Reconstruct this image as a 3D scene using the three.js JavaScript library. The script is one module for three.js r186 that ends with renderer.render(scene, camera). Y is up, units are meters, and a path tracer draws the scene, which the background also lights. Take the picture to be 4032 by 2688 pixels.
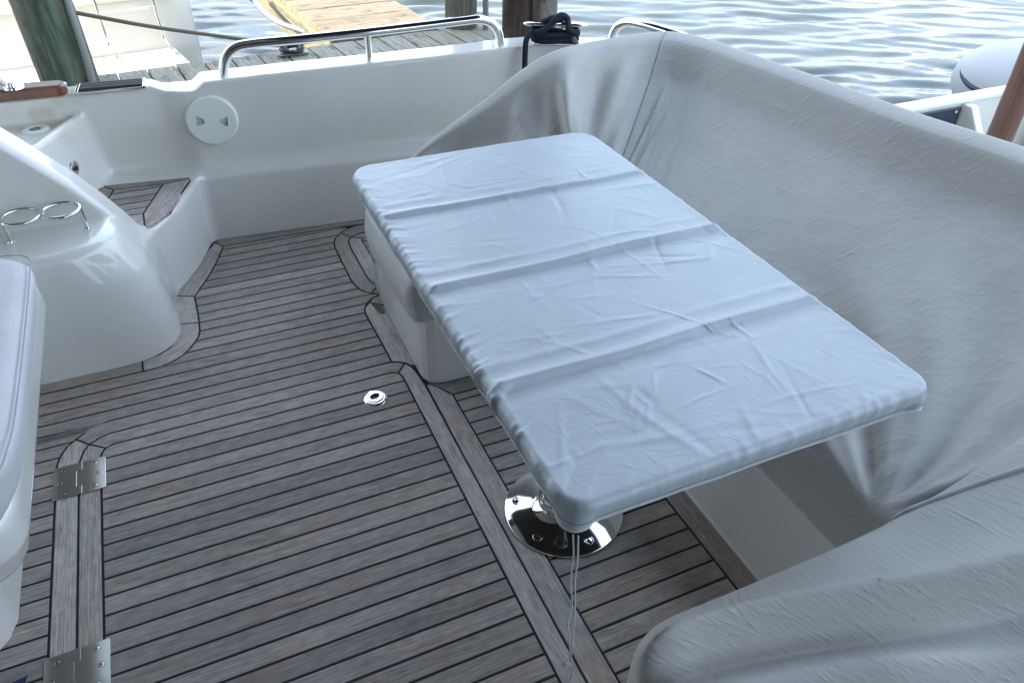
import * as THREE from 'three';
import { mergeGeometries, mergeVertices, toCreasedNormals } from 'three/addons/utils/BufferGeometryUtils.js';
import { Brush, Evaluator, SUBTRACTION } from 'three-bvh-csg';
import { RoundedBoxGeometry } from 'three/addons/geometries/RoundedBoxGeometry.js';

// ---------------------------------------------------------------- camera, sky, sun, exposure
const scene = new THREE.Scene();
const camera = new THREE.PerspectiveCamera(48.52, 4032 / 2688, 0.02, 900);
{
  const m = new THREE.Matrix4().makeBasis(
    new THREE.Vector3(0.91312702, 0.01660081, 0.40733704),
    new THREE.Vector3(0.23230651, 0.79989122, -0.5533604),
    new THREE.Vector3(-0.33501155, 0.59991538, 0.7265458));
  camera.quaternion.setFromRotationMatrix(m);
  camera.position.set(0, 1.5, 0);
}
const SUN = new THREE.Vector3(-0.85, 0.50, 0.13).normalize();
const sun = new THREE.DirectionalLight(new THREE.Color(1.0, 0.91, 0.76), 2.4);
sun.target.position.set(0, 0, -2);
sun.position.copy(SUN).multiplyScalar(30).add(sun.target.position);
sun.castShadow = true;
sun.shadow.mapSize.set(2048, 2048);
Object.assign(sun.shadow.camera, { left: -12, right: 12, top: 12, bottom: -12, near: 1, far: 70 });
scene.add(sun, sun.target);

// ---------------------------------------------------------------- seeded helpers
function rng(seed) { let s = seed >>> 0; return () => { s = (s + 0x6D2B79F5) | 0; let t = Math.imul(s ^ (s >>> 15), 1 | s); t = (t + Math.imul(t ^ (t >>> 7), 61 | t)) ^ t; return ((t ^ (t >>> 14)) >>> 0) / 4294967296; }; }
const rand = rng(20240611);
const rr = (a, b) => a + (b - a) * rand();
const clamp = (x, a, b) => Math.min(b, Math.max(a, x));
const lerp = (a, b, t) => a + (b - a) * t;
const sstep = (a, b, x) => { const t = clamp((x - a) / (b - a), 0, 1); return t * t * (3 - 2 * t); };
function hash2(i, j, s) { let h = Math.imul(i, 374761393) + Math.imul(j, 668265263) + Math.imul(s, 1274126177); h = Math.imul(h ^ (h >>> 13), 1274126177); return ((h ^ (h >>> 16)) >>> 0) / 4294967296; }
function vnoise(x, y, s = 0, px = 0, py = 0) {
  const i = Math.floor(x), j = Math.floor(y), fx = x - i, fy = y - j;
  const u = fx * fx * fx * (fx * (fx * 6 - 15) + 10), v = fy * fy * fy * (fy * (fy * 6 - 15) + 10);
  const w = (n, p) => (p ? ((n % p) + p) % p : n);
  const a = hash2(w(i, px), w(j, py), s), b = hash2(w(i + 1, px), w(j, py), s), c = hash2(w(i, px), w(j + 1, py), s), d = hash2(w(i + 1, px), w(j + 1, py), s);
  return lerp(lerp(a, b, u), lerp(c, d, u), v);
}
function fbm(x, y, s = 0, oct = 4, px = 0, py = 0) { let a = 0, f = 0.5, n = 0; for (let k = 0; k < oct; k++) { a += f * vnoise(x, y, s + k * 17, px, py); n += f; f *= 0.5; x *= 2; y *= 2; px *= 2; py *= 2; } return a / n; }
const interp = (pts, x) => { if (x <= pts[0][0]) return pts[0][1]; for (let k = 1; k < pts.length; k++) if (x <= pts[k][0]) { const [a, b] = pts[k - 1], [c, d] = pts[k]; return lerp(b, d, (x - a) / (c - a)); } return pts[pts.length - 1][1]; };

const toS = (c) => { c = clamp(c, 0, 1); return 255 * (c <= 0.0031308 ? 12.92 * c : 1.055 * Math.pow(c, 1 / 2.4) - 0.055); };
function texture(w, h, f, srgb, wrap = THREE.RepeatWrapping) {      // f(u, v) -> [r, g, b] linear, or a number
  const d = new Uint8Array(w * h * 4);
  for (let j = 0; j < h; j++) for (let i = 0; i < w; i++) {
    const c = f(i / w, j / h), k = 4 * (j * w + i);
    if (typeof c === 'number') d[k] = d[k + 1] = d[k + 2] = clamp(c, 0, 1) * 255;
    else for (let q = 0; q < 3; q++) d[k + q] = srgb ? toS(c[q]) : clamp(c[q], 0, 1) * 255;
    d[k + 3] = 255;
  }
  const t = new THREE.DataTexture(d, w, h);
  t.wrapS = t.wrapT = wrap; t.magFilter = THREE.LinearFilter; t.minFilter = THREE.LinearMipmapLinearFilter; t.generateMipmaps = true;
  if (srgb) t.colorSpace = THREE.SRGBColorSpace;
  t.needsUpdate = true; return t;
}
const rep = (t, x, y) => { const c = t.clone(); c.repeat.set(x, y); c.needsUpdate = true; return c; };

// sky: clear blue, pale towards the horizon, a few thin clouds
{
  const W = 1024, H = 512, d = new Float32Array(W * H * 4);
  for (let j = 0; j < H; j++) for (let i = 0; i < W; i++) {
    const el = (j + 0.5) / H * Math.PI - Math.PI / 2, az = (i + 0.5) / W * 2 * Math.PI;
    const s = Math.max(0, Math.sin(el)), t = Math.pow(1 - s, 3.4);
    let r = lerp(0.42, 0.41, t), g = lerp(0.535, 0.51, t), b = lerp(0.72, 0.64, t);
    const cx = Math.cos(az) * Math.cos(el) / (s + 0.16), cz = Math.sin(az) * Math.cos(el) / (s + 0.16);
    const c = sstep(0.52, 0.78, fbm(cx * 1.1 + 40, cz * 1.1 + 40, 5, 5)) * sstep(0.0, 0.12, s);
    r = lerp(r, 1.1, c * 0.7); g = lerp(g, 1.1, c * 0.7); b = lerp(b, 1.12, c * 0.7);
    if (el < 0) { r = 0.41; g = 0.51; b = 0.64; }
    const k = 4 * (j * W + i); d[k] = r; d[k + 1] = g; d[k + 2] = b; d[k + 3] = 1;
  }
  const sky = new THREE.DataTexture(d, W, H, THREE.RGBAFormat, THREE.FloatType);
  sky.mapping = THREE.EquirectangularReflectionMapping; sky.magFilter = THREE.LinearFilter; sky.needsUpdate = true;
  scene.background = sky; scene.environment = sky;
}
const renderer = new THREE.WebGLRenderer({ antialias: true });
renderer.toneMapping = THREE.LinearToneMapping;
renderer.toneMappingExposure = 5.1;
renderer.shadowMap.enabled = true;

// ---------------------------------------------------------------- object helpers
const used = {};
function numbered(n) { const k = used[n] = (used[n] ?? -1) + 1; return k ? `${n}_${String(k).padStart(3, '0')}` : n; }
function add(o, parent) { o.castShadow = o.receiveShadow = true; (parent ?? scene).add(o); return o; }
function mesh(name, geo, mat, parent) { const m = new THREE.Mesh(geo, mat); m.name = parent ? name : numbered(name); return add(m, parent); }
function tag(o, label, category, group) { o.userData.label = label; o.userData.category = category; if (group) o.userData.group = group; return o; }
function thing(name, label, category, [x, y, z] = [0, 0, 0], group) { const g = new THREE.Group(); g.name = numbered(name); g.position.set(x, y, z); scene.add(g); return tag(g, label, category, group); }
function structure(o) { o.userData.kind = 'structure'; return o; }
const V = (x, y, z) => new THREE.Vector3(x, y, z);
function tube(pts, r, seg = 64, rad = 14, closed = false, tension = 0.5) {
  const c = new THREE.CatmullRomCurve3(pts.map((p) => p.isVector3 ? p : V(...p)), closed, 'catmullrom', tension);
  const g = new THREE.TubeGeometry(c, seg, r, rad, closed);
  if (closed) return g;
  const caps = [0, 1].map((t) => { const p = c.getPointAt(t), d = c.getTangentAt(t).multiplyScalar(t ? 1 : -1); const q = new THREE.CircleGeometry(r, rad); q.applyQuaternion(new THREE.Quaternion().setFromUnitVectors(V(0, 0, 1), d)); q.translate(p.x, p.y, p.z); return q; });
  return mergeGeometries([g, ...caps]);
}
function cyl(r0, r1, h, x, y, z, seg = 28) { const g = new THREE.CylinderGeometry(r1, r0, h, seg); g.translate(x, y + h / 2, z); return g; }
function box(w, h, d, x, y, z, r = 0.004) { const g = new RoundedBoxGeometry(w, h, d, 2, Math.min(r, w / 2.01, h / 2.01, d / 2.01)); g.translate(x, y, z); return g; }
function lathe(pts, x, y, z, seg = 48) { const g = new THREE.LatheGeometry(pts.map(([a, b]) => new THREE.Vector2(a, b)), seg); g.translate(x, y, z); return g; }
function grid(nu, nv, f, uvf) {                                     // f(u, v) -> Vector3
  const p = new Float32Array((nu + 1) * (nv + 1) * 3), t = new Float32Array((nu + 1) * (nv + 1) * 2), idx = [];
  for (let j = 0; j <= nv; j++) for (let i = 0; i <= nu; i++) {
    const k = j * (nu + 1) + i, q = f(i / nu, j / nv, i, j); p[3 * k] = q.x; p[3 * k + 1] = q.y; p[3 * k + 2] = q.z;
    const w = uvf ? uvf(i / nu, j / nv, q) : [i / nu, j / nv]; t[2 * k] = w[0]; t[2 * k + 1] = w[1];
    if (i < nu && j < nv) { const a = k, b = k + 1, c = k + nu + 1, e = c + 1; idx.push(a, b, e, a, e, c); }
  }
  const g = new THREE.BufferGeometry();
  g.setAttribute('position', new THREE.BufferAttribute(p, 3)); g.setAttribute('uv', new THREE.BufferAttribute(t, 2)); g.setIndex(idx); g.computeVertexNormals();
  return g;
}
// polygons in (x, z): area sign, inset, slab with a small chamfer
const area = (P) => { let a = 0; for (let i = 0; i < P.length; i++) { const [x0, z0] = P[i], [x1, z1] = P[(i + 1) % P.length]; a += x0 * z1 - x1 * z0; } return a / 2; };
function clean(P) { const Q = []; for (const p of P) { const q = Q[Q.length - 1]; if (!q || Math.hypot(p[0] - q[0], p[1] - q[1]) > 4e-4) Q.push(p); } while (Q.length > 2 && Math.hypot(Q[0][0] - Q[Q.length - 1][0], Q[0][1] - Q[Q.length - 1][1]) < 4e-4) Q.pop(); return Q; }
function inset(P, d) {
  if (area(P) < 0) P = [...P].reverse();
  const n = P.length;
  return P.map((p, i) => {
    const a = P[(i + n - 1) % n], b = P[(i + 1) % n];
    let ux = p[0] - a[0], uz = p[1] - a[1], vx = b[0] - p[0], vz = b[1] - p[1]; const lu = Math.hypot(ux, uz) || 1, lv = Math.hypot(vx, vz) || 1; ux /= lu; uz /= lu; vx /= lv; vz /= lv;
    const n1 = [-uz, ux], n2 = [-vz, vx], c = 1 + n1[0] * n2[0] + n1[1] * n2[1], s = d / Math.max(c, 0.35);
    return [p[0] + (n1[0] + n2[0]) * s, p[1] + (n1[1] + n2[1]) * s];
  });
}
function slab(P, y1, thick, gap, uvf, bev = 0.0012) {
  P = clean(P); let A = clean(inset(P, gap)); const B = inset(A, bev); if (area(A) < 0) A = A.reverse();
  const pos = [], uv = [], tri = (a, b, c) => { for (const q of [a, b, c]) { pos.push(...q); uv.push(...uvf(q[0], q[2])); } };
  const L = (p, y) => [p[0], y, p[1]], n = A.length;
  for (let i = 0; i < n; i++) { const k = (i + 1) % n; const q = (a, b, c, d) => { tri(a, b, c); tri(a, c, d); };
    q(L(A[i], y1 - thick), L(A[i], y1 - bev * 0.7), L(A[k], y1 - bev * 0.7), L(A[k], y1 - thick)); q(L(A[i], y1 - bev * 0.7), L(B[i], y1), L(B[k], y1), L(A[k], y1 - bev * 0.7)); }
  for (const [a, b, c] of THREE.ShapeUtils.triangulateShape(B.map((p) => new THREE.Vector2(...p)), [])) tri(L(B[a], y1), L(B[c], y1), L(B[b], y1));
  const g = new THREE.BufferGeometry(); g.setAttribute('position', new THREE.Float32BufferAttribute(pos, 3)); g.setAttribute('uv', new THREE.Float32BufferAttribute(uv, 2)); g.computeVertexNormals(); return g;
}
function clipZ(P, z0, z1) {
  const cut = (Q, keep, at) => { const R = []; for (let i = 0; i < Q.length; i++) { const a = Q[i], b = Q[(i + 1) % Q.length], ka = keep(a), kb = keep(b); if (ka) R.push(a); if (ka !== kb) { const t = (at - a[1]) / (b[1] - a[1]); R.push([lerp(a[0], b[0], t), at]); } } return R; };
  return cut(cut(P, (p) => p[1] >= z0, z0), (p) => p[1] <= z1, z1);
}
// smooth surface of a signed distance field (surface nets), normals from its gradient
function surfaceNets(f, [x0, y0, z0], [x1, y1, z1], h, shade) {
  const nx = Math.ceil((x1 - x0) / h) + 3, ny = Math.ceil((y1 - y0) / h) + 3, nz = Math.ceil((z1 - z0) / h) + 3;
  const X = x0 - h, Y = y0 - h, Z = z0 - h, F = new Float32Array(nx * ny * nz), id = new Int32Array(nx * ny * nz).fill(-1), at = (i, j, k) => (k * ny + j) * nx + i;
  for (let k = 0; k < nz; k++) for (let j = 0; j < ny; j++) for (let i = 0; i < nx; i++) {
    const x = X + i * h, y = Y + j * h, z = Z + k * h;
    F[at(i, j, k)] = Math.max(f(x, y, z), x0 - x, x - x1, y0 - y, y - y1, z0 - z, z - z1);
  }
  const pos = [], idx = [], e = [[0, 1], [2, 3], [4, 5], [6, 7], [0, 2], [1, 3], [4, 6], [5, 7], [0, 4], [1, 5], [2, 6], [3, 7]];
  for (let k = 0; k < nz - 1; k++) for (let j = 0; j < ny - 1; j++) for (let i = 0; i < nx - 1; i++) {
    const c = []; let s = 0; for (let q = 0; q < 8; q++) { const v = F[at(i + (q & 1), j + ((q >> 1) & 1), k + (q >> 2))]; c.push(v); if (v < 0) s++; }
    if (!s || s === 8) continue;
    let px = 0, py = 0, pz = 0, n = 0;
    for (const [a, b] of e) if ((c[a] < 0) !== (c[b] < 0)) { const t = c[a] / (c[a] - c[b]); px += lerp(a & 1, b & 1, t); py += lerp((a >> 1) & 1, (b >> 1) & 1, t); pz += lerp(a >> 2, b >> 2, t); n++; }
    id[at(i, j, k)] = pos.length / 3; pos.push(X + (i + px / n) * h, Y + (j + py / n) * h, Z + (k + pz / n) * h);
  }
  for (let k = 1; k < nz - 1; k++) for (let j = 1; j < ny - 1; j++) for (let i = 1; i < nx - 1; i++) {
    const s = F[at(i, j, k)] < 0, quad = (a, b, c, d) => { if (s) idx.push(a, b, c, a, c, d); else idx.push(a, c, b, a, d, c); };
    if (s !== F[at(i + 1, j, k)] < 0) quad(id[at(i, j - 1, k - 1)], id[at(i, j, k - 1)], id[at(i, j, k)], id[at(i, j - 1, k)]);
    if (s !== F[at(i, j + 1, k)] < 0) quad(id[at(i - 1, j, k - 1)], id[at(i - 1, j, k)], id[at(i, j, k)], id[at(i, j, k - 1)]);
    if (s !== F[at(i, j, k + 1)] < 0) quad(id[at(i - 1, j - 1, k)], id[at(i, j - 1, k)], id[at(i, j, k)], id[at(i - 1, j, k)]);
  }
  const nrm = new Float32Array(pos.length), E = shade ?? h * 0.7;
  for (let q = 0; q < pos.length; q += 3) { const [x, y, z] = [pos[q], pos[q + 1], pos[q + 2]]; const a = f(x + E, y, z) - f(x - E, y, z), b = f(x, y + E, z) - f(x, y - E, z), c = f(x, y, z + E) - f(x, y, z - E), l = Math.hypot(a, b, c) || 1; nrm[q] = a / l; nrm[q + 1] = b / l; nrm[q + 2] = c / l; }
  const g = new THREE.BufferGeometry(), uv = new Float32Array(pos.length / 3 * 2);
  for (let q = 0; q < pos.length / 3; q++) { uv[2 * q] = pos[3 * q]; uv[2 * q + 1] = pos[3 * q + 1] - pos[3 * q + 2]; }
  g.setAttribute('position', new THREE.Float32BufferAttribute(pos, 3)); g.setAttribute('normal', new THREE.BufferAttribute(nrm, 3)); g.setAttribute('uv', new THREE.BufferAttribute(uv, 2)); g.setIndex(idx); return g;
}
const smin = (a, b, k) => { const h = Math.max(k - Math.abs(a - b), 0) / k; return Math.min(a, b) - h * h * k / 4; };
const smax = (a, b, k) => -smin(-a, -b, k);

// ---------------------------------------------------------------- materials
const std = (o) => new THREE.MeshStandardMaterial({ side: THREE.DoubleSide, ...o });
const phy = (o) => new THREE.MeshPhysicalMaterial({ side: THREE.DoubleSide, ...o });
const lin = (r, g, b) => new THREE.Color().setRGB(r, g, b);
// weathered teak: 0.8 m of grain x 0.2 m
function grainV(u, v, s) {
  const w = v + 0.05 * (fbm(u * 3, v * 3, s, 2, 3, 3) - 0.5);
  const f1 = fbm(u * 6, w * 48, s + 1, 3, 6, 48), f2 = fbm(u * 24, w * 160, s + 2, 2, 24, 160), ring = 0.5 + 0.5 * Math.sin(2 * Math.PI * (w * 26 + 3 * fbm(u * 2, v * 4, s + 3, 2, 2, 4)));
  return { f1, f2, ring };
}
const teakMap = texture(1024, 512, (u, v) => {
  const { f1, f2, ring } = grainV(u, v, 11), b = fbm(u * 5, v * 6, 31, 4, 5, 6), sp = fbm(u * 40, v * 20, 77, 2, 40, 20);
  let k = 0.76 + 0.30 * (f1 - 0.5) + 0.46 * (f2 - 0.5) + 0.10 * (ring - 0.5) + 0.22 * (sp - 0.5) - 0.10 * sstep(0.6, 0.7, fbm(u * 9, v * 7, 35, 4, 9, 7));
  const br = sstep(0.5, 0.8, b);
  return [k * lerp(0.90, 0.95, br), k * lerp(0.875, 0.84, br), k * lerp(0.86, 0.76, br)];
}, true);
const teakBump = texture(1024, 512, (u, v) => { const { f1, f2, ring } = grainV(u, v, 11); return 0.5 * f1 + 0.45 * f2 + 0.12 * ring; }, false);
const teakTones = [[0.46, 0.415, 0.37], [0.51, 0.465, 0.42], [0.40, 0.365, 0.33], [0.48, 0.42, 0.365], [0.45, 0.42, 0.385], [0.54, 0.49, 0.44]];
const teak = teakTones.map((c) => std({ color: lin(...c), map: teakMap, bumpMap: teakBump, bumpScale: 0.0011, roughness: 0.72 }));
const teakPale = [std({ color: lin(0.67, 0.625, 0.575), map: teakMap, bumpMap: teakBump, bumpScale: 0.0012, roughness: 0.75 }), std({ color: lin(0.59, 0.545, 0.50), map: teakMap, bumpMap: teakBump, bumpScale: 0.0012, roughness: 0.75 })];
const teakBrown = std({ color: lin(0.17, 0.095, 0.06), map: teakMap, bumpMap: teakBump, bumpScale: 0.001, roughness: 0.6 });
const uvAlong = (dx, dz) => { const o = [rand() * 3, rand() * 3], l = Math.hypot(dx, dz); dx /= l; dz /= l; return (x, z) => [(x * dx + z * dz) / 0.8 + o[0], (-x * dz + z * dx) / 0.2 + o[1]]; };
const caulk = std({ color: lin(0.008, 0.0085, 0.010), roughness: 0.8 });
const gelNoise = texture(512, 512, (u, v) => { const k = 0.96 + 0.05 * (fbm(u * 6, v * 6, 3, 5, 6, 6) - 0.4) - 0.02 * sstep(0.62, 0.8, fbm(u * 30, v * 30, 9, 3, 30, 30)); return [k, k * 0.995, k * 0.975]; }, true);
const gelRough = texture(512, 512, (u, v) => 0.75 + 0.25 * (fbm(u * 9, v * 9, 13, 5, 9, 9) - 0.5), false);
const gelcoat = phy({ color: lin(0.77, 0.76, 0.715), map: gelNoise, vertexColors: true, roughness: 0.45, roughnessMap: gelRough, clearcoat: 1, clearcoatRoughness: 0.05 });
const gelPlain = phy({ color: lin(0.77, 0.76, 0.715), map: gelNoise, roughness: 0.45, roughnessMap: gelRough, clearcoat: 1, clearcoatRoughness: 0.05 });
const gelShiny = phy({ color: lin(0.77, 0.76, 0.715), map: gelNoise, roughness: 0.3, clearcoat: 1, clearcoatRoughness: 0.03 });
const plasticWhite = std({ color: lin(0.78, 0.81, 0.74), roughness: 0.5 });
const steel = std({ color: lin(0.72, 0.71, 0.68), metalness: 1, roughness: 0.07 });
const steelBrushed = std({ color: lin(0.60, 0.585, 0.55), metalness: 1, roughness: 0.24, roughnessMap: texture(256, 256, (u, v) => 0.7 + 0.6 * (fbm(u * 8, v * 8, 21, 4, 8, 8) - 0.5), false) });
const black = std({ color: lin(0.010, 0.011, 0.013), roughness: 0.5 });
// canvas: fine crinkles as relief, a faint mottling of the cloth
const ridge = (x) => 1 - Math.abs(2 * x - 1);
const crinkle = (u, v, s, ax, ay) => { const a = ridge(fbm(u * ax + 2 * fbm(u * 6, v * 6, s + 50, 2, 6, 6), v * ay, s, 3, ax, ay)), b = ridge(fbm(u * ax * 2, v * ay * 2 + fbm(u * 8, v * 8, s + 60, 2, 8, 8), s + 7, 3, ax * 2, ay * 2)); return 0.62 * a + 0.38 * b; };
// many short creases pressed into a tile of cloth
function creaseTile(N, count, seed, angle, spread, len, width, fine) {
  const h = new Float32Array(N * N), q = rng(seed);
  for (let k = 0; k < count; k++) {
    const a = angle + (q() + q() - 1) * spread, L = len * (0.35 + 1.3 * q() * q()) * N, w = width * (0.6 + 0.9 * q()) * N, cx = q() * N, cy = q() * N, c = Math.cos(a), sn = Math.sin(a), amp = (q() < 0.35 ? -0.7 : 1) * (0.3 + 0.7 * q()), bend = (q() - 0.5) * 1.2 / L;
    const R = Math.ceil(L / 2 + 3 * w); for (let y = -R; y <= R; y++) for (let x = -R; x <= R; x++) { const u = x * c + y * sn, v = -x * sn + y * c - bend * u * u; if (Math.abs(u) > L / 2 + w || Math.abs(v) > 4 * w) continue; const t = clamp(1 - Math.abs(2 * u / L), 0, 1), g = amp * t * Math.exp(-v * v / (w * w)) * (v > 0 ? 1 : 0.75); h[((Math.floor(cy) + y) % N + N) % N * N + ((Math.floor(cx) + x) % N + N) % N] += g; }
  }
  return texture(N, N, (u, v) => { const k = Math.round(v * N) * N + Math.round(u * N); return 0.45 + 0.22 * h[k] + fine * (fbm(u * 90, v * 90, seed + 1, 2, 90, 90) - 0.5); }, false);
}
const sofaBump = creaseTile(1024, 2000, 501, 1.25, 0.38, 0.12, 0.0040, 0.03);
const tableBump = creaseTile(1024, 900, 502, 0.25, 1.5, 0.07, 0.0040, 0.05);
const clothMap = texture(512, 512, (u, v) => { const k = 0.95 + 0.12 * (fbm(u * 5, v * 5, 41, 5, 5, 5) - 0.5) + 0.05 * (fbm(u * 90, v * 90, 43, 2, 90, 90) - 0.5); return [k, k, k * 0.99]; }, true);
const sofaCloth = phy({ color: lin(0.475, 0.462, 0.43), map: clothMap, bumpMap: sofaBump, bumpScale: 0.0022, roughness: 0.62, sheen: 0.3, sheenRoughness: 0.5, sheenColor: lin(0.5, 0.5, 0.5) });
const tableCloth = phy({ color: lin(0.44, 0.495, 0.525), map: clothMap, bumpMap: tableBump, bumpScale: 0.0013, roughness: 0.36, sheen: 0.2, sheenRoughness: 0.4, sheenColor: lin(0.5, 0.5, 0.5) });  // blue of the sky's reflection is tinted into this base colour
const pipingCloth = std({ color: lin(0.50, 0.505, 0.50), roughness: 0.7 });
const stitch = std({ color: lin(0.25, 0.26, 0.27), roughness: 0.8 });
const weave = texture(512, 512, (u, v) => { const a = Math.sin(2 * Math.PI * (u * 64 + 0.5 * (Math.floor(v * 128) % 2))), b = Math.sin(2 * Math.PI * v * 128); return 0.5 + 0.25 * a * Math.abs(b) + 0.3 * (fbm(u * 64, v * 64, 5, 2, 64, 64) - 0.5); }, false);
const cushionCloth = phy({ color: lin(0.66, 0.665, 0.68), map: clothMap, bumpMap: weave, bumpScale: 0.0025, roughness: 0.9, sheen: 0.4, sheenColor: lin(0.6, 0.6, 0.65), sheenRoughness: 0.6 });
const varnish = phy({ color: lin(0.23, 0.075, 0.028), map: texture(512, 128, (u, v) => { const { f1, f2 } = grainV(u, v, 61); const k = 0.75 + 0.7 * (f1 - 0.5) + 0.5 * (f2 - 0.5); return [k, k * 0.95, k * 0.9]; }, true), roughness: 0.4, clearcoat: 1, clearcoatRoughness: 0.06 });
const navyRope = std({ color: lin(0.012, 0.018, 0.035), roughness: 0.85, bumpMap: rep(weave, 3, 3), bumpScale: 0.003 });
const greyRope = std({ color: lin(0.20, 0.165, 0.12), roughness: 0.9, bumpMap: rep(weave, 2, 2), bumpScale: 0.003 });
const dockMap = texture(1024, 256, (u, v) => { const { f1, f2, ring } = grainV(u, v, 131), b = fbm(u * 4, v * 3, 133, 4, 4, 3), st = sstep(0.62, 0.72, fbm(u * 10, v * 6, 134, 4, 10, 6)); const k = 0.62 + 0.6 * (f1 - 0.5) + 0.5 * (f2 - 0.5) + 0.15 * (ring - 0.5) - 0.22 * st; return [k * lerp(0.95, 0.9, b), k * 0.92, k * lerp(0.84, 0.9, b)]; }, true);
const dockBump = texture(1024, 256, (u, v) => { const { f1, f2 } = grainV(u, v, 131); return 0.6 * f1 + 0.4 * f2; }, false);
const dockWood = [[0.45, 0.40, 0.31], [0.50, 0.445, 0.35], [0.38, 0.34, 0.265], [0.46, 0.42, 0.345]].map((c) => std({ color: lin(...c), map: dockMap, bumpMap: dockBump, bumpScale: 0.003, roughness: 0.9 }));
const fingerWood = [[0.46, 0.37, 0.25], [0.42, 0.33, 0.22], [0.50, 0.41, 0.29]].map((c) => std({ color: lin(...c), map: dockMap, bumpMap: dockBump, bumpScale: 0.003, roughness: 0.9 }));
const beamWood = std({ color: lin(0.40, 0.36, 0.24), map: dockMap, bumpMap: dockBump, bumpScale: 0.003, roughness: 0.9 });
function pileMat(c1, c2, s) {
  return std({ map: texture(512, 512, (u, v) => { const n = fbm(u * 36 + 0.9 * fbm(u * 4, v * 3, s + 5, 3, 4, 3), v * 2, s, 4, 36, 2), crk = sstep(0.60, 0.70, ridge(fbm(u * 16, v * 3, s + 9, 3, 16, 3)) * 0.75), b = fbm(u * 4, v * 4, s + 3, 4, 4, 4); const k = (0.30 + 1.35 * n) * (1 - 0.25 * crk); return [0, 1, 2].map((q) => lerp(c1[q], c2[q], sstep(0.2, 0.8, b)) * k); }, true), bumpMap: texture(512, 512, (u, v) => fbm(u * 36 + 0.9 * fbm(u * 4, v * 3, s + 5, 3, 4, 3), v * 2, s, 4, 36, 2), false), bumpScale: 0.012, roughness: 0.9 });
}
const pileGreen = pileMat([0.10, 0.15, 0.11], [0.20, 0.19, 0.13], 201), pileGrey = pileMat([0.21, 0.19, 0.14], [0.13, 0.125, 0.10], 221), pileDark = pileMat([0.035, 0.022, 0.015], [0.075, 0.048, 0.032], 241);
const boatWhite = phy({ color: lin(0.78, 0.74, 0.64), roughness: 0.35, clearcoat: 0.6, clearcoatRoughness: 0.1 });
const galvanised = std({ color: lin(0.30, 0.30, 0.29), metalness: 0.6, roughness: 0.5 });
const rubberGrey = std({ color: lin(0.47, 0.475, 0.49), roughness: 0.55 });
const rubberDark = std({ color: lin(0.03, 0.035, 0.045), roughness: 0.6 });

// ---------------------------------------------------------------- water
const WATER = -0.7;
{
  const axis = (a, b, h, far) => { const r = []; for (let x = a; x <= b; x += h) r.push(x); let s = h, x = a; const l = []; while (x > -far) { s *= 1.35; x -= s; l.unshift(x); } s = h; x = r[r.length - 1]; const q = []; while (x < far) { s *= 1.35; x += s; q.push(x); } return [...l, ...r, ...q]; };
  const xs = axis(-2.5, 17, 0.055, 420), zs = axis(-17, -0.5, 0.055, 420);
  const waves = []; const wr = rng(77);
  for (let k = 0; k < 26; k++) { const L = 0.21 * Math.pow(3.6, wr()), a = Math.atan2(-0.91, 0.42) + (wr() - 0.5) * 0.95, q = 2 * Math.PI / L; waves.push([q * Math.cos(a), q * Math.sin(a), wr() * 6.28, 0.0052 * Math.pow(L, 0.95)]); }
  const g = grid(xs.length - 1, zs.length - 1, (u, v, i, j) => {
    const x = xs[i], z = zs[j], fade = sstep(34, 12, Math.hypot(x - 5, z + 7));
    let y = 0; if (fade > 0) { const amp = 0.45 + 1.1 * fbm(x * 0.45, z * 0.45, 3, 2), wx = x + 0.25 * (fbm(x * 0.8, z * 0.8, 9, 2) - 0.5), wz = z + 0.35 * (fbm(x * 0.8, z * 0.8, 19, 2) - 0.5); for (const [kx, kz, p, a] of waves) y += a * Math.sin(kx * wx + kz * wz + p); y *= amp * fade; }
    return V(x, WATER + y, z);
  }, (u, v, p) => [p.x, p.z]);
  const w = structure(mesh('water', g, phy({ color: lin(0.036, 0.046, 0.038), roughness: 0.03, ior: 1.33, bumpMap: texture(512, 512, (u, v) => fbm(u * 14, v * 14, 301, 2, 14, 14), false), bumpScale: 0.0015 })));
  w.userData.label = 'olive green rippled harbour water around the dock';
}

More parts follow.
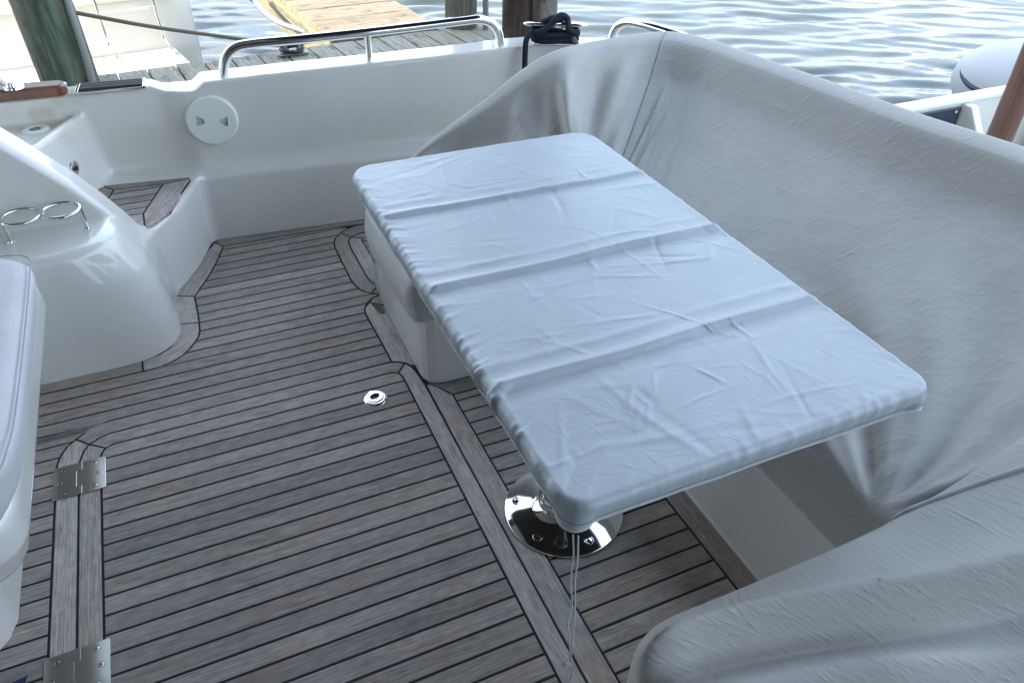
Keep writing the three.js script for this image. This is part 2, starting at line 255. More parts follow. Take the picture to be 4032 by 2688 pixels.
// ---------------------------------------------------------------- dock walkway, finger pier
const DOCK = 0.2, dA = -6 * Math.PI / 180, dX = [Math.cos(dA), Math.sin(dA)], dZ = [-Math.sin(dA), Math.cos(dA)];   // along the walkway, towards the boat
const onDock = (a, b) => [0.9 + dX[0] * a + dZ[0] * b, -4.66 + dX[1] * a + dZ[1] * b];                         // a along, b towards the boat from the far edge
{
  const walk = thing('dock_walkway', 'grey weathered plank walkway running alongside the boat', 'dock');
  const pitch = 0.147;
  for (let k = -19; k < 9; k++) {
    const a0 = -0.26 + k * pitch, P = [onDock(a0, -0.02 + rr(-0.012, 0.012)), onDock(a0 + pitch, -0.02 + rr(-0.012, 0.012)), onDock(a0 + pitch, 1.15), onDock(a0, 1.15)];
    mesh('plank', slab(P, DOCK - rr(0, 0.004), 0.04, 0.003 + rr(0, 0.0025), uvAlong(dZ[0], dZ[1]), 0.003), dockWood[Math.floor(rand() * 4)], walk);
    for (const b of [0.08, 0.6, 1.07]) for (const q of [0.3, 0.7]) { const [x, z] = onDock(a0 + pitch * q, b + rr(-0.012, 0.012)); if (b < 0.3) mesh('nail_head', cyl(0.006, 0.0055, 0.003, x, DOCK - 0.003, z, 8), galvanised, walk); }
  }
  for (const b of [0.02, 1.08]) { const [x0, z0] = onDock(-3, b), [x1, z1] = onDock(1.1, b); const g = new THREE.BoxGeometry(Math.hypot(x1 - x0, z1 - z0), 0.19, 0.05); g.rotateY(-dA); g.translate((x0 + x1) / 2, DOCK - 0.14, (z0 + z1) / 2); mesh('beam', g, beamWood, walk); }
  const fing = thing('finger_pier', 'sunlit yellowish wooden finger pier leading away from the walkway', 'dock');
  const fA = (a, b) => { const q = -5 * Math.PI / 180; return [0.955 + Math.cos(q) * a + Math.sin(-q) * b * -1, -4.72 + Math.sin(q) * a - Math.cos(q) * b]; };
  for (let k = 0; k < 22; k++) { const b0 = k * 0.147 + 0.012, P = [fA(0, b0), fA(0.70, b0), fA(0.70, b0 + 0.147), fA(0, b0 + 0.147)]; mesh('plank', slab(P, DOCK + 0.015 - rr(0, 0.004), 0.04, 0.003, uvAlong(1, -0.09), 0.003), fingerWood[Math.floor(rand() * 3)], fing); }
  for (const [a, n] of [[0.03, 'beam'], [0.67, 'beam']]) { const [x0, z0] = fA(a, 0.02), [x1, z1] = fA(a, 3.2); const L = Math.hypot(x1 - x0, z1 - z0), g = new THREE.BoxGeometry(0.05, 0.2, L); g.rotateY(Math.atan2(x1 - x0, z1 - z0)); g.translate((x0 + x1) / 2, DOCK - 0.126, (z0 + z1) / 2); mesh(n, g, beamWood, fing); }
  { const [x0, z0] = fA(-0.012, 0.02), [x1, z1] = fA(-0.012, 3.2), L = Math.hypot(x1 - x0, z1 - z0), g = new THREE.BoxGeometry(0.03, 0.075, L); g.rotateY(Math.atan2(x1 - x0, z1 - z0)); g.translate((x0 + x1) / 2, DOCK - 0.105, (z0 + z1) / 2); mesh('rub_rail', g, beamWood, fing); }
}
// pilings: tapered, slightly crooked
function piling(label, x, z, r, y1, mat, seed, lean = [0, 0]) {
  const g = grid(40, 50, (u, v) => { const a = u * 2 * Math.PI, y = lerp(WATER - 1.2, y1, v), q = r * (1 - 0.05 * v) * (1 + 0.05 * (fbm(Math.cos(a) * 2 + 5, Math.sin(a) * 2 + v * 2, seed, 3) - 0.5)); return V(x + q * Math.cos(a) + lean[0] * (y - DOCK), y, z + q * Math.sin(a) + lean[1] * (y - DOCK)); }, (u, v) => [u, v * (y1 - WATER + 1.2) / (2 * Math.PI * r)]);
  const cap = new THREE.CircleGeometry(r * 0.95, 40); cap.rotateX(-Math.PI / 2); cap.translate(x + lean[0] * (y1 - DOCK), y1, z + lean[1] * (y1 - DOCK));
  return tag(mesh('dock_piling', mergeGeometries([g, cap]), mat), label, 'piling', 'wooden dock pilings');
}
piling('thick green stained wooden piling in front of the cream boat', -0.455, -4.46, 0.137, 3.12, pileGreen, 1, [-0.03, 0.02]);
piling('grey weathered piling beyond the far end of the steel handrail', 1.80, -4.78, 0.105, 3.12, pileGrey, 2);
piling('dark brown piling beside the rope wrapped cleat', 1.94, -4.24, 0.085, 3.0, pileDark, 3, [0, 0]);
piling('narrow grey and black piling touching the dark brown one', 2.095, -4.20, 0.082, 3.0, pileMat([0.20, 0.18, 0.155], [0.035, 0.026, 0.02], 261), 4);
tag(mesh('conduit_pipe', tube([[-0.35, 0.12, -4.33], [-0.345, 0.4, -4.345], [-0.352, 0.8, -4.36], [-0.365, 1.6, -4.37]], 0.018, 30, 12), galvanised), 'thin grey pipe running up beside the green stained piling', 'pipe');
tag(mesh('dock_pole', cyl(0.019, 0.019, 2.9, 1.92, 0.05, -4.66, 18), galvanised), 'slim silver pole standing in front of the grey weathered piling', 'pole');
tag(mesh('mooring_rope', tube([[-0.335, 0.535, -4.42], [0, 0.412, -4.53], [0.4, 0.29, -4.64], [0.62, 0.245, -4.58]], 0.010, 60, 8), greyRope), 'taut brown rope from the green piling to the dock cleat', 'rope');
{
  const c = thing('dock_cleat', 'galvanised cleat with black line on the grey walkway', 'cleat', [0.685, DOCK, -4.535]);
  const gB = mergeGeometries([box(0.17, 0.014, 0.05, 0, 0.007, 0, 0.006), cyl(0.017, 0.013, 0.05, -0.035, 0.01, 0, 12), cyl(0.017, 0.013, 0.05, 0.035, 0.01, 0, 12)].map((q) => q.index ? q.toNonIndexed() : q));
  mesh('base', gB, galvanised, c); mesh('horn', tube([[-0.125, 0.068, 0], [-0.05, 0.062, 0], [0.05, 0.062, 0], [0.125, 0.068, 0]], 0.013, 20, 10), galvanised, c);
  mesh('line_wrap', mergeGeometries([tube([[-0.06, 0.03, -0.03], [0, 0.055, 0.02], [0.06, 0.035, -0.03], [0.03, 0.025, 0.04], [-0.04, 0.03, 0.035]], 0.011, 40, 8, true)]), black, c);
}

// ---------------------------------------------------------------- neighbouring boats
{
  const b = thing('moored_boat', 'cream white boat with swim platform and boarding ladder', 'boat', [-0.45, 0, -6.36]);
  b.rotation.y = 10 * Math.PI / 180;
  const prof = [[-0.9, -0.08], [-0.6, -0.02], [-0.22, 0], [0.15, -0.03], [0.18, -0.075], [0.8, -0.16], [1.5, -0.3]];
  const corner = (t) => 0.14 * t * t;
  const g = grid(60, 60, (u, v) => { const y = lerp(-0.9, 0.42, v), zf = interp(prof, y), x = lerp(-3.2, 0.78, Math.min(1, u / 0.8)); if (u <= 0.8) return V(x, y, zf - corner(Math.max(0, (x - 0.5) / 0.28))); return V(0.78 + 0.06 * Math.min(1, (u - 0.8) * 12), y, zf - 0.14 - 3.5 * Math.pow((u - 0.8) / 0.2, 1.4)); });
  mesh('transom', g, boatWhite, b);
  mesh('swim_platform', box(3.6, 0.09, 0.85, -1.23, -0.245, 0.415, 0.03), boatWhite, b);
  mesh('trim_rail', box(3.9, 0.035, 0.04, -1.25, 0.165, -0.02, 0.015), boatWhite, b);
  const lad = new THREE.Group(); lad.name = 'boarding_ladder'; b.add(lad);
  for (const x of [0.12, 0.50]) mesh('ladder_rail', tube([[x + 0.02, -0.2, 0.23], [x - 0.005, -0.13, 0.09], [x - 0.012, 0.0, 0.045], [x - 0.02, 0.3, 0.02], [x - 0.025, 0.5, -0.02]], 0.011, 40, 10), steel, lad);
  for (const y of [0.1, 0.40]) mesh('rung', tube([[0.105, y, 0.04 - (y > 0.2 ? 0.04 : 0)], [0.485, y, 0.04 - (y > 0.2 ? 0.04 : 0)]], 0.009, 6, 10), steel, lad);
  for (const x of [0.12, 0.50]) mesh('ladder_foot', cyl(0.02, 0.018, 0.02, x + 0.02, -0.202, 0.235, 14), steel, lad);
  tag(mesh('bent_pipe', tube([[0.69, 0.2, -6.1], [0.69, 0.19, -5.75], [0.75, 0.16, -5.45], [0.90, 0.12, -5.28]], 0.018, 40, 10), galvanised), 'bent grey pipe reaching to the side of the finger pier', 'pipe');
}
{
  const d = thing('inflatable_dinghy', 'pale grey inflatable dinghy with white transom hanging behind the stern', 'dinghy', [3.3, 0.295, -2.24]);
  const tubeG = (sx) => grid(44, 70, (u, v) => {
    const a = u * 2 * Math.PI, s = lerp(-0.62, 2.6, v); let r = 0.25, cy = -0.03;
    if (s < 0) { const t = clamp(-s / 0.62, 0, 1); r = 0.25 * Math.sqrt(Math.max(0, 1 - Math.pow(t, 2.6))); cy = -0.03 - 0.03 * t; }
    return V(sx + r * Math.cos(a), cy + r * Math.sin(a), s);
  });
  for (const [sx, dy] of [[0.70, 0], [-0.62, -0.38]]) {
    const t = mesh('tube', tubeG(sx), rubberGrey, d); t.position.y = dy;
    mesh('rubbing_strip', tube([[sx + 0.10, -0.02, -0.545], [sx, 0.03, -0.552], [sx - 0.10, 0.01, -0.535], [sx - 0.17, -0.03, -0.46], [sx - 0.215, -0.05, -0.36], [sx - 0.243, -0.05, -0.2], [sx - 0.252, -0.05, 0.0], [sx - 0.252, -0.05, 0.5]], 0.014, 40, 8), rubberDark, t);
  }
  mesh('transom', box(1.1, 0.42, 0.045, 0.03, -0.14, 0.0, 0.012), boatWhite, d);
  mesh('transom_cap', box(1.14, 0.025, 0.07, 0.03, 0.078, 0.0, 0.01), plasticWhite, d);
  const pl = mesh('motor_pad', box(0.52, 0.24, 0.012, -0.36, -0.065, 0.030, 0.01), std({ color: lin(0.022, 0.035, 0.055), roughness: 0.35 }), d);
  for (const [x, y] of [[-0.13, 0.03], [-0.13, -0.15]]) mesh('bolt', cyl(0.01, 0.01, 0.012, x, y, 0.03, 10), steel, pl);
  mesh('pad_eye', tube([[-0.30, -0.05, 0.036], [-0.285, -0.02, 0.05], [-0.25, -0.02, 0.05], [-0.235, -0.05, 0.036]], 0.006, 16, 8), steel, pl);
  { const s = new THREE.Shape(); s.moveTo(0, 0.06); s.lineTo(0.05, 0.06); s.lineTo(0.36, -0.36); s.lineTo(0.29, -0.36); s.lineTo(0.05, -0.04); s.lineTo(0.05, -0.36); s.lineTo(0, -0.36); const g = new THREE.ExtrudeGeometry(s, { depth: 0.035, bevelSize: 0.004, bevelThickness: 0.004, bevelSegments: 1 }); g.rotateY(-Math.PI / 2); g.translate(-0.055, 0, 0.02); mesh('knee_brace', g, boatWhite, d); }
  { const g = box(1.1, 0.05, 2.5, 0.03, -0.25, 1.28, 0.02); mesh('floor_panel', g, rubberGrey, d); }
  { const p = mesh('valve_patch', cyl(0.075, 0.07, 0.006, 0.70, 0.219, 0.12, 30), rubberGrey, d); mesh('valve_ring', new THREE.TorusGeometry(0.032, 0.007, 10, 24).rotateX(Math.PI / 2).translate(0.70, 0.231, 0.12), steel, p); }
  mesh('seat_patch', grid(20, 10, (u, v) => { const a = lerp(1.9, 2.75, v), s = lerp(-0.02, 0.34, u); return V(0.70 + 0.254 * Math.cos(a), -0.03 + 0.254 * Math.sin(a), s); }), plasticWhite, d);
  // davit cradle that carries the dinghy behind the stern
  const cr = thing('davit_cradle', 'white cradle arm under the dinghy behind the stern', 'davit', [3.3, 0.0, -1.2]);
  for (const z of [-0.55, 0.75]) mesh('arm', box(1.7, 0.07, 0.07, -0.35, 0.05, z, 0.015), gelcoat, cr);
}
tag(mesh('wooden_flagstaff', tube([[2.16, 0.35, -1.345], [2.163, 1.0, -1.345], [2.168, 1.9, -1.35]], 0.036, 20, 28), varnish), 'varnished brown wooden staff standing behind the sofa', 'flagstaff');

// ---------------------------------------------------------------- our boat: bulwark, step and mouldings on the far side
const wallZ = (x) => -2.888 + 0.0873 * x + Math.max(0, x - 1.42) * 0.40;
const capPts = [[-1.2, 0.570], [-0.54, 0.575], [-0.29, 0.582], [-0.06, 0.585], [-0.02, 0.566], [0.08, 0.566], [0.115, 0.594], [0.18, 0.597], [0.47, 0.605], [0.97, 0.615], [1.33, 0.628], [2, 0.632]];
const stepPts = [[-2.90, 0.016], [-2.868, 0.004], [-2.793, -0.024], [-2.699, -0.061], [-2.606, -0.112], [-2.53, -0.165], [-2.45, -0.2]];
const bodyPts = [[-0.1, -0.150], [0, -0.152], [0.1, -0.157], [0.2, -0.170], [0.27, -0.190], [0.34, -0.228], [0.415, -0.276], [0.5, -0.335], [0.585, -0.409], [0.655, -0.473], [0.9, -0.72]];
function bulwarkField(x, y, z) {
  const d = (z - wallZ(x)) * 0.996, off = 0.07 + 0.035 * sstep(0.06, -0.05, x);
  const capy = interp(capPts, x) - 0.02 * clamp(-(d + 0.09), 0, 0.1);
  const up = smax(d + off - 0.02 * (y - 0.45), y - capy, 0.012);
  const low = smax(d + 0.05 * y, y - 0.262, 0.022);
  let w = smin(up, low, 0.05);
  w = smax(w, -(d + 0.215), 0.02);
  const st = smax(smax((x - interp(stepPts, z) - 0.004) * 0.88, y - 0.262, 0.018), Math.max(z + 2.42, -(d + 0.1)), 0.01);
  w = smin(w, st, 0.03);
  let b = (x - interp(bodyPts, y)) * 0.82;
  b = smax(b, z + 2.168 + 0.115 * y, 0.17);
  b = smax(b, -(z + 2.565), 0.035);
  const cut = Math.max(0.385 - y + 0.02 * (z + 2.3), -2.428 - z, x + 0.262);
  b = smax(b, -cut, 0.028);
  w = smin(w, b, 0.03);
  const face = 0.894 * (x + 0.322) + 0.447 * (z + 2.98) + 0.10 * (y - 0.5);
  let k = smax(smax(face, y - 0.512, 0.02), Math.max(z + 2.5, -(d + 0.16)), 0.01);
  const pan = Math.max(0.487 - y, face + 0.042, z + 2.80);
  k = smax(k, -pan, 0.03);
  return smin(w, k, 0.025);
}
const bulwarkGeo = surfaceNets(bulwarkField, [-0.8, -0.03, -3.24], [1.78, 0.96, -2.12], 0.0105, 0.006);
{ // brown run-off stains in the drain recess and a few specks of dirt
  const q = bulwarkGeo.attributes.position, c = new Float32Array(q.count * 3);
  for (let k = 0; k < q.count; k++) { const x = q.getX(k), y = q.getY(k), z = q.getZ(k); const m = sstep(0.20, 0.05, Math.hypot(x + 0.42, (y - 0.505) * 1.6, (z + 2.99) * 0.9)) * sstep(0.36, 0.70, fbm(x * 22, (y - z) * 22, 611, 4)); c[3 * k] = 1 - 0.12 * m; c[3 * k + 1] = 1 - 0.19 * m; c[3 * k + 2] = 1 - 0.27 * m; }
  bulwarkGeo.setAttribute('color', new THREE.BufferAttribute(c, 3));
}
const bulwark = tag(mesh('bulwark', bulwarkGeo, gelcoat), 'white moulded bulwark with boarding step and cup holder shelf', 'bulwark');
{
  // teak tread of the boarding step
  const tr = new THREE.Group(); tr.name = 'step_tread'; tr.position.set(-0.014, 0, -0.004); bulwark.add(tr);
  const y = 0.2705;
  mesh('caulking', slab([[-0.45, -2.935], [-0.30, -2.935], [0.004, -2.893], [0.006, -2.872], [-0.034, -2.772], [-0.084, -2.626], [-0.170, -2.522], [-0.45, -2.522]], y - 0.0008, 0.011, 0.002, uvAlong(1, 0)), caulk, tr);
  const e0 = [-0.170, -2.519], inn = [-0.170, -2.645], far = [-0.092, -2.864], tip = [0.006, -2.878];
  mesh('edge_board', slab([e0, [-0.127, -2.568], [-0.084, -2.624], [-0.055, -2.70], [-0.034, -2.77], [0.006, -2.872], tip, far, [-0.129, -2.76], inn], y, 0.01, 0.0030, uvAlong(0.4, -0.9)), teakPale[1], tr);
  mesh('edge_board', slab([tip, [0.0, -2.893], [-0.30, -2.934], [-0.258, -2.881], far], y, 0.01, 0.0030, uvAlong(1, 0.05)), teak[2], tr);
  mesh('edge_board', slab([[-0.30, -2.934], [-0.45, -2.934], [-0.45, -2.52], [-0.375, -2.52], [-0.32, -2.66], [-0.258, -2.881]], y, 0.01, 0.0030, uvAlong(0.3, -1)), teak[0], tr);
  mesh('edge_board', slab([e0, inn, [-0.29, -2.655], [-0.36, -2.52]], y, 0.01, 0.0030, uvAlong(1, -0.1)), teakPale[1], tr);
  const P = [inn, [-0.129, -2.76], far, [-0.258, -2.881], [-0.32, -2.66]];
  let z = -2.895; for (let k = 0; k < 6; k++) { const Q = clipZ(P, z, z + 0.0505); if (Q.length > 2 && Math.abs(area(Q)) > 2e-4) mesh('plank', slab(Q, y, 0.01, 0.0030, uvAlong(1, 0)), teak[k % 6], tr); z += 0.0505; }
}
{
  const hull = structure(mesh('hull', (() => { const gs = []; gs.push(grid(60, 12, (u, v) => { const x = lerp(-6, 2.0, u); return V(x, lerp(0.45, -1.0, v), -2.888 + 0.0873 * x - 0.214 - 0.03 * v - (x < -0.8 ? 0 : 0)); })); gs.push(grid(60, 2, (u, v) => { const x = lerp(-6, -0.8, u); return V(x, 0.59, wallZ(x) - lerp(0.07, 0.214, v)); })); gs.push(grid(60, 2, (u, v) => { const x = lerp(-6, -0.8, u); return V(x, lerp(-0.05, 0.59, v), wallZ(x) - 0.07); })); gs.push(grid(2, 6, (u, v) => V(2.25 + 0.12 * (1 - v), lerp(0.30, -1.0, v), lerp(-2.9, 2.6, u)))); return mergeGeometries(gs); })(), gelShiny));
  hull.userData.label = 'white hull side and transom of the boat below the deck';
}
// stern coaming behind the sofa, out of sight except from aside
tag(mesh('stern_coaming', box(0.22, 0.5, 4.4, 2.20, 0.18, 0.05, 0.04), gelPlain), 'low white coaming behind the sofa carrying the wooden staff', 'coaming');

// fittings on and along the bulwark
{
  const p = thing('deck_plate', 'round white screw-in deck plate on the bulwark wall', 'deck plate', [0.115, 0.455, -2.945]);
  p.rotation.y = -0.087; p.rotation.x = -0.02;
  const disc = lathe([[0, 0.016], [0.083, 0.016], [0.0868, 0.0148], [0.0905, 0.011], [0.0925, 0.005], [0.093, -0.02], [0, -0.02]], 0, 0, 0, 72); disc.rotateX(Math.PI / 2);
  let body = new Brush(disc); const ev = new Evaluator(); ev.attributes = ['position', 'normal'];
  for (const s of [-1, 1]) { const sh = new THREE.Shape(); sh.moveTo(s * 0.028, 0.007); sh.lineTo(s * 0.054, 0.018); sh.lineTo(s * 0.054, -0.018); sh.lineTo(s * 0.028, -0.007); const g = new THREE.ExtrudeGeometry(sh, { depth: 0.03, bevelEnabled: false }); g.rotateZ(-0.12); g.translate(0, 0, 0.0045); const b = new Brush(g); b.updateMatrixWorld(); body.updateMatrixWorld(); body = ev.evaluate(body, b, SUBTRACTION); }
  mesh('disc', body.geometry, plasticWhite, p);
  for (const s of [-1, 1]) mesh('finger_recess', box(0.03, 0.04, 0.002, s * 0.041, -s * 0.005, 0.0045, 0.0005), plasticWhite, p);
  { const rim = new THREE.TorusGeometry(0.0705, 0.0006, 6, 72); rim.translate(0, 0, 0.0160); mesh('screw_ring', rim, plasticWhite, p); }
}
{
  const h = thing('handrail', 'long polished steel handrail on the bulwark cap', 'handrail');
  mesh('tube', tube([[0.190, 0.57, -2.992], [0.193, 0.61, -2.991], [0.208, 0.654, -2.990], [0.245, 0.688, -2.987], [0.31, 0.699, -2.982], [0.5, 0.703, -2.965], [0.73, 0.710, -2.945], [0.95, 0.719, -2.926], [1.10, 0.726, -2.912], [1.17, 0.727, -2.905], [1.222, 0.708, -2.901], [1.25, 0.668, -2.899], [1.262, 0.605, -2.898]], 0.0172, 160, 22), steel, h);
  mesh('post', cyl(0.0135, 0.0135, 0.115, 0.729, 0.594, -2.945, 24), steel, h);
  for (const [x, y, z] of [[0.190, 0.588, -2.992], [0.729, 0.600, -2.945], [1.261, 0.615, -2.898]]) mesh('foot', cyl(0.0195, 0.0185, 0.006, x, y, z, 24), steel, h);
  const s = thing('stern_rail', 'short polished steel rail rising behind the sofa corner', 'handrail');
  mesh('tube', tube([[1.700, 0.56, -2.79], [1.706, 0.63, -2.785], [1.722, 0.685, -2.768], [1.750, 0.708, -2.72], [1.80, 0.710, -2.60], [1.87, 0.69, -2.42], [1.93, 0.63, -2.30], [1.94, 0.52, -2.27]], 0.0185, 120, 22), steel, s);
}
{
  const c = thing('mooring_cleat', 'polished steel cleat on the bulwark corner wrapped in navy rope', 'cleat', [1.452, 0.632, -2.80]);
  c.rotation.y = -0.46;
  mesh('base', mergeGeometries([box(0.17, 0.014, 0.052, 0, 0.007, 0, 0.006), cyl(0.019, 0.015, 0.06, -0.038, 0.008, 0, 18), cyl(0.019, 0.015, 0.06, 0.038, 0.008, 0, 18)].map((q) => q.index ? q.toNonIndexed() : q)), steel, c);
  for (const s of [-1, 1]) { const g = new THREE.SphereGeometry(1, 28, 16); g.scale(0.068, 0.011, 0.023); g.translate(s * 0.060, 0.077, 0); mesh('horn', g, steel, c); }
  const r = thing('navy_mooring_line', 'dark navy mooring line wound on the steel cleat', 'rope', [1.452, 0.632, -2.80]);
  r.rotation.y = -0.46;
  const oval = (y, a, b, p) => { const q = []; for (let k = 0; k < 14; k++) { const t = k / 14 * 2 * Math.PI + p; q.push([a * Math.cos(t), y + 0.004 * Math.sin(2 * t), b * Math.sin(t)]); } return tube(q, 0.0125, 70, 10, true); };
  mesh('coil', mergeGeometries([oval(0.024, 0.086, 0.036, 0), oval(0.043, 0.088, 0.038, 0.3)]), navyRope, r);
  const fig = [[-0.075, 0.05, 0.032], [-0.03, 0.072, 0.030], [0.015, 0.112, 0.014], [0.045, 0.098, -0.004], [0.055, 0.066, 0.036], [0.088, 0.052, 0.010], [0.06, 0.062, -0.038], [0, 0.095, -0.02], [-0.04, 0.09, 0.008], [-0.085, 0.058, -0.015]];
  mesh('figure_eight_turn', tube(fig, 0.0125, 110, 10, true), navyRope, r);
  mesh('standing_part', tube([[-0.07, 0.052, -0.01], [-0.095, 0.05, 0.028], [-0.112, 0.03, 0.045], [-0.116, -0.01, 0.052], [-0.116, -0.1, 0.056], [-0.114, -0.22, 0.06], [-0.1, -0.4, 0.09]], 0.0115, 60, 10), navyRope, r);
  mesh('rope_tail', tube([[0.07, 0.035, 0.03], [0.085, 0.015, 0.042], [0.082, -0.01, 0.062], [0.08, -0.05, 0.066]], 0.011, 30, 10), greyRope, r);
}
{
  const cap = thing('rail_cap', 'varnished teak rail cap piece on the bulwark top', 'rail cap');
  const sh = []; for (let k = 0; k <= 10; k++) { const a = -Math.PI / 2 + k / 10 * Math.PI; sh.push([-0.362 + 0.036 * Math.cos(a) * 1.0, -3.058 + 0.040 * Math.sin(a)]); } const P = [...sh, [-1.3, -3.125], [-1.3, -3.09]]; P[P.length - 2] = [-1.3, -3.095]; P[P.length - 1] = [-1.3, -3.175];
  const Q = [[-1.3, -3.100], ...sh.reverse(), [-1.3, -3.180]];
  mesh('board', slab(Q, 0.612, 0.034, 0, uvAlong(1, 0.087), 0.008), varnish, cap);
  mesh('weathered_top', slab(inset(Q, 0.010), 0.6135, 0.004, 0, uvAlong(1, 0.087), 0.002), std({ color: lin(0.42, 0.36, 0.28), map: teakMap, roughness: 0.7 }), cap);
  const s = thing('stanchion', 'steel stanchion foot on the varnished rail cap', 'stanchion');
  mesh('tube', tube([[-0.49, 0.615, -3.05], [-0.55, 0.69, -3.055], [-0.9, 1.13, -3.08]], 0.017, 20, 20), steel, s);
  mesh('flange', mergeGeometries([cyl(0.034, 0.032, 0.007, -0.486, 0.6135, -3.05, 30), cyl(0.024, 0.020, 0.016, -0.489, 0.619, -3.05, 30)]), steel, s);
  const pad = thing('boarding_pad', 'steel framed boarding pad with dark ribbed strips', 'step pad', [-0.188, 0.585, -3.03]);
  pad.rotation.y = -0.087;
  const fr = [box(0.228, 0.008, 0.010, 0, 0.003, 0.040, 0.003), box(0.228, 0.008, 0.010, 0, 0.003, -0.040, 0.003), box(0.012, 0.011, 0.09, -0.108, 0.005, 0, 0.003), box(0.012, 0.011, 0.09, 0.108, 0.005, 0, 0.003)];
  mesh('frame', mergeGeometries(fr), steel, pad); mesh('backing', box(0.205, 0.006, 0.072, 0, 0.002, 0, 0.001), black, pad);
  for (let k = 0; k < 4; k++) mesh('ribbed_strip', box(0.203, 0.010, 0.012, 0, 0.010, -0.027 + k * 0.018, 0.003), std({ color: lin(0.05, 0.04, 0.035), roughness: 0.6 }), pad);
  const o = new THREE.SphereGeometry(1, 40, 12, 0, 2 * Math.PI, 0, Math.PI / 2); o.scale(0.045, 0.008, 0.028); o.translate(0.033, 0.562, -3.02);
  const fc = tag(mesh('filler_cap', o, steel), 'oval polished steel filler cap in the dip of the bulwark cap', 'filler cap');
  mesh('rim', new THREE.TorusGeometry(1, 0.08, 8, 40).rotateX(Math.PI / 2).scale(0.047, 0.03, 0.030).translate(0.033, 0.5635, -3.02), steel, fc);
}
{
  const d = thing('deck_drain', 'round drain in the stained recess beside the boarding step', 'drain', [-0.458, 0.487, -2.975]);
  mesh('ring', lathe([[0.018, 0.0], [0.020, 0.006], [0.034, 0.007], [0.044, 0.004], [0.046, -0.004]], 0, 0, 0, 40), plasticWhite, d);
  mesh('grate', mergeGeometries([new THREE.TorusGeometry(0.009, 0.0025, 6, 20).rotateX(Math.PI / 2).translate(0, 0.004, 0), box(0.04, 0.004, 0.004, 0, 0.004, 0, 0.001), box(0.004, 0.004, 0.04, 0, 0.0041, 0, 0.001)].map((q) => q.index ? q.toNonIndexed() : q)), galvanised, d);
  mesh('hole', cyl(0.019, 0.019, 0.003, 0, 0, 0, 24), black, d);
  const l = tag(mesh('locker_latch', (() => { const g = lathe([[0, 0.012], [0.008, 0.012], [0.009, 0.006], [0.020, 0.010], [0.024, 0.008], [0.026, -0.02]], 0, 0, 0, 30); g.rotateX(Math.PI / 2); g.rotateY(Math.atan2(0.894, 0.447)); g.scale(1, 1, 1); g.translate(-0.372, 0.380, -2.862); return g; })(), steelBrushed), 'small round steel latch above the step tread', 'latch');
  mesh('keyhole', (() => { const g = cyl(0.0085, 0.0085, 0.003, 0, 0.0105, 0, 14); g.rotateX(Math.PI / 2); g.rotateY(Math.atan2(0.894, 0.447)); g.scale(1, 1, 1); g.translate(-0.372, 0.380, -2.862); return g; })(), black, l);
}
{
  const c = thing('cup_holder', 'double ring polished steel cup holder on the white shelf', 'cup holder', [-0.425, 0.387, -2.345]);
  for (const s of [-1, 1]) mesh('ring', new THREE.TorusGeometry(0.0505, 0.0060, 12, 64).rotateX(Math.PI / 2).translate(s * 0.0515, 0.075, 0), steel, c);
  mesh('joint', box(0.02, 0.009, 0.016, 0, 0.075, 0, 0.004), steel, c);
  for (const s of [-1, 1]) { mesh('leg', tube([[s * 0.1015, 0.074, 0], [s * 0.1015, 0.035, -0.006], [s * 0.1015, -0.002, -0.012]], 0.0060, 14, 14), steel, c); mesh('foot', cyl(0.0115, 0.0095, 0.006, s * 0.1015, -0.003, -0.012, 24), steel, c); }
}

// ---------------------------------------------------------------- deck
const T = 0;                                                        // height of the teak
const deck = structure(new THREE.Group()); deck.name = 'teak_deck'; scene.add(deck); deck.userData.label = 'weathered teak cockpit deck with black caulked seams';
mesh('caulking', (() => { const g = new THREE.BoxGeometry(4.6, 0.03, 5.3); g.translate(-0.1, -0.0160, -0.27); return g; })(), caulk, deck);
const G = 0.0030;
const tone = () => teak[Math.floor(rand() * teak.length)];
const board = (P, dir, mat, parent, gap = G) => mesh('margin_board', slab(P, T, 0.008, gap, uvAlong(...dir)), mat, parent ?? deck);
const plug = (x, z, parent) => mesh('plug', cyl(0.0052, 0.005, 0.0008, x, T - 0.0002, z, 16), teakPale[0], parent ?? deck);
const mouldSeam = [[-1.3, -2.1195], [-0.28, -2.1195], [-0.24, -2.1215], [-0.195, -2.134], [-0.164, -2.154], [-0.138, -2.182], [-0.117, -2.216], [-0.103, -2.246], [-0.097, -2.276], [-0.092, -2.369], [-0.092, -2.496], [-0.03, -2.618], [0.015, -2.728], [0.047, -2.824]];
const hatch2 = [[0.535, -2.785], [0.524, -2.777], [0.494, -2.755], [0.469, -2.725], [0.454, -2.692], [0.447, -2.655], [0.445, -2.594], [0.445, -2.387], [0.449, -2.351], [0.459, -2.315], [0.472, -2.294], [0.488, -2.277], [0.515, -2.256]];
const boxSeam = [[0.484, -2.244], [0.461, -2.224], [0.444, -2.196], [0.437, -2.170], [0.436, -2.124], [0.438, -2.07], [0.440, -1.989], [0.441, -1.917]];
const hatchOuter = [[0.443, -1.9180], [-0.344, -1.9180], [-0.379, -1.9178], [-0.404, -1.912], [-0.429, -1.901], [-0.454, -1.883], [-0.466, -1.873], [-0.486, -1.853], [-0.498, -1.831], [-0.507, -1.806], [-0.511, -1.779], [-0.5115, -1.771]];
const main = [...mouldSeam, [0.204, -2.818], [0.374, -2.813], [0.505, -2.806], ...hatch2, ...boxSeam, ...hatchOuter.slice(1), [-0.5115, 1.2], [-1.3, 1.2]];
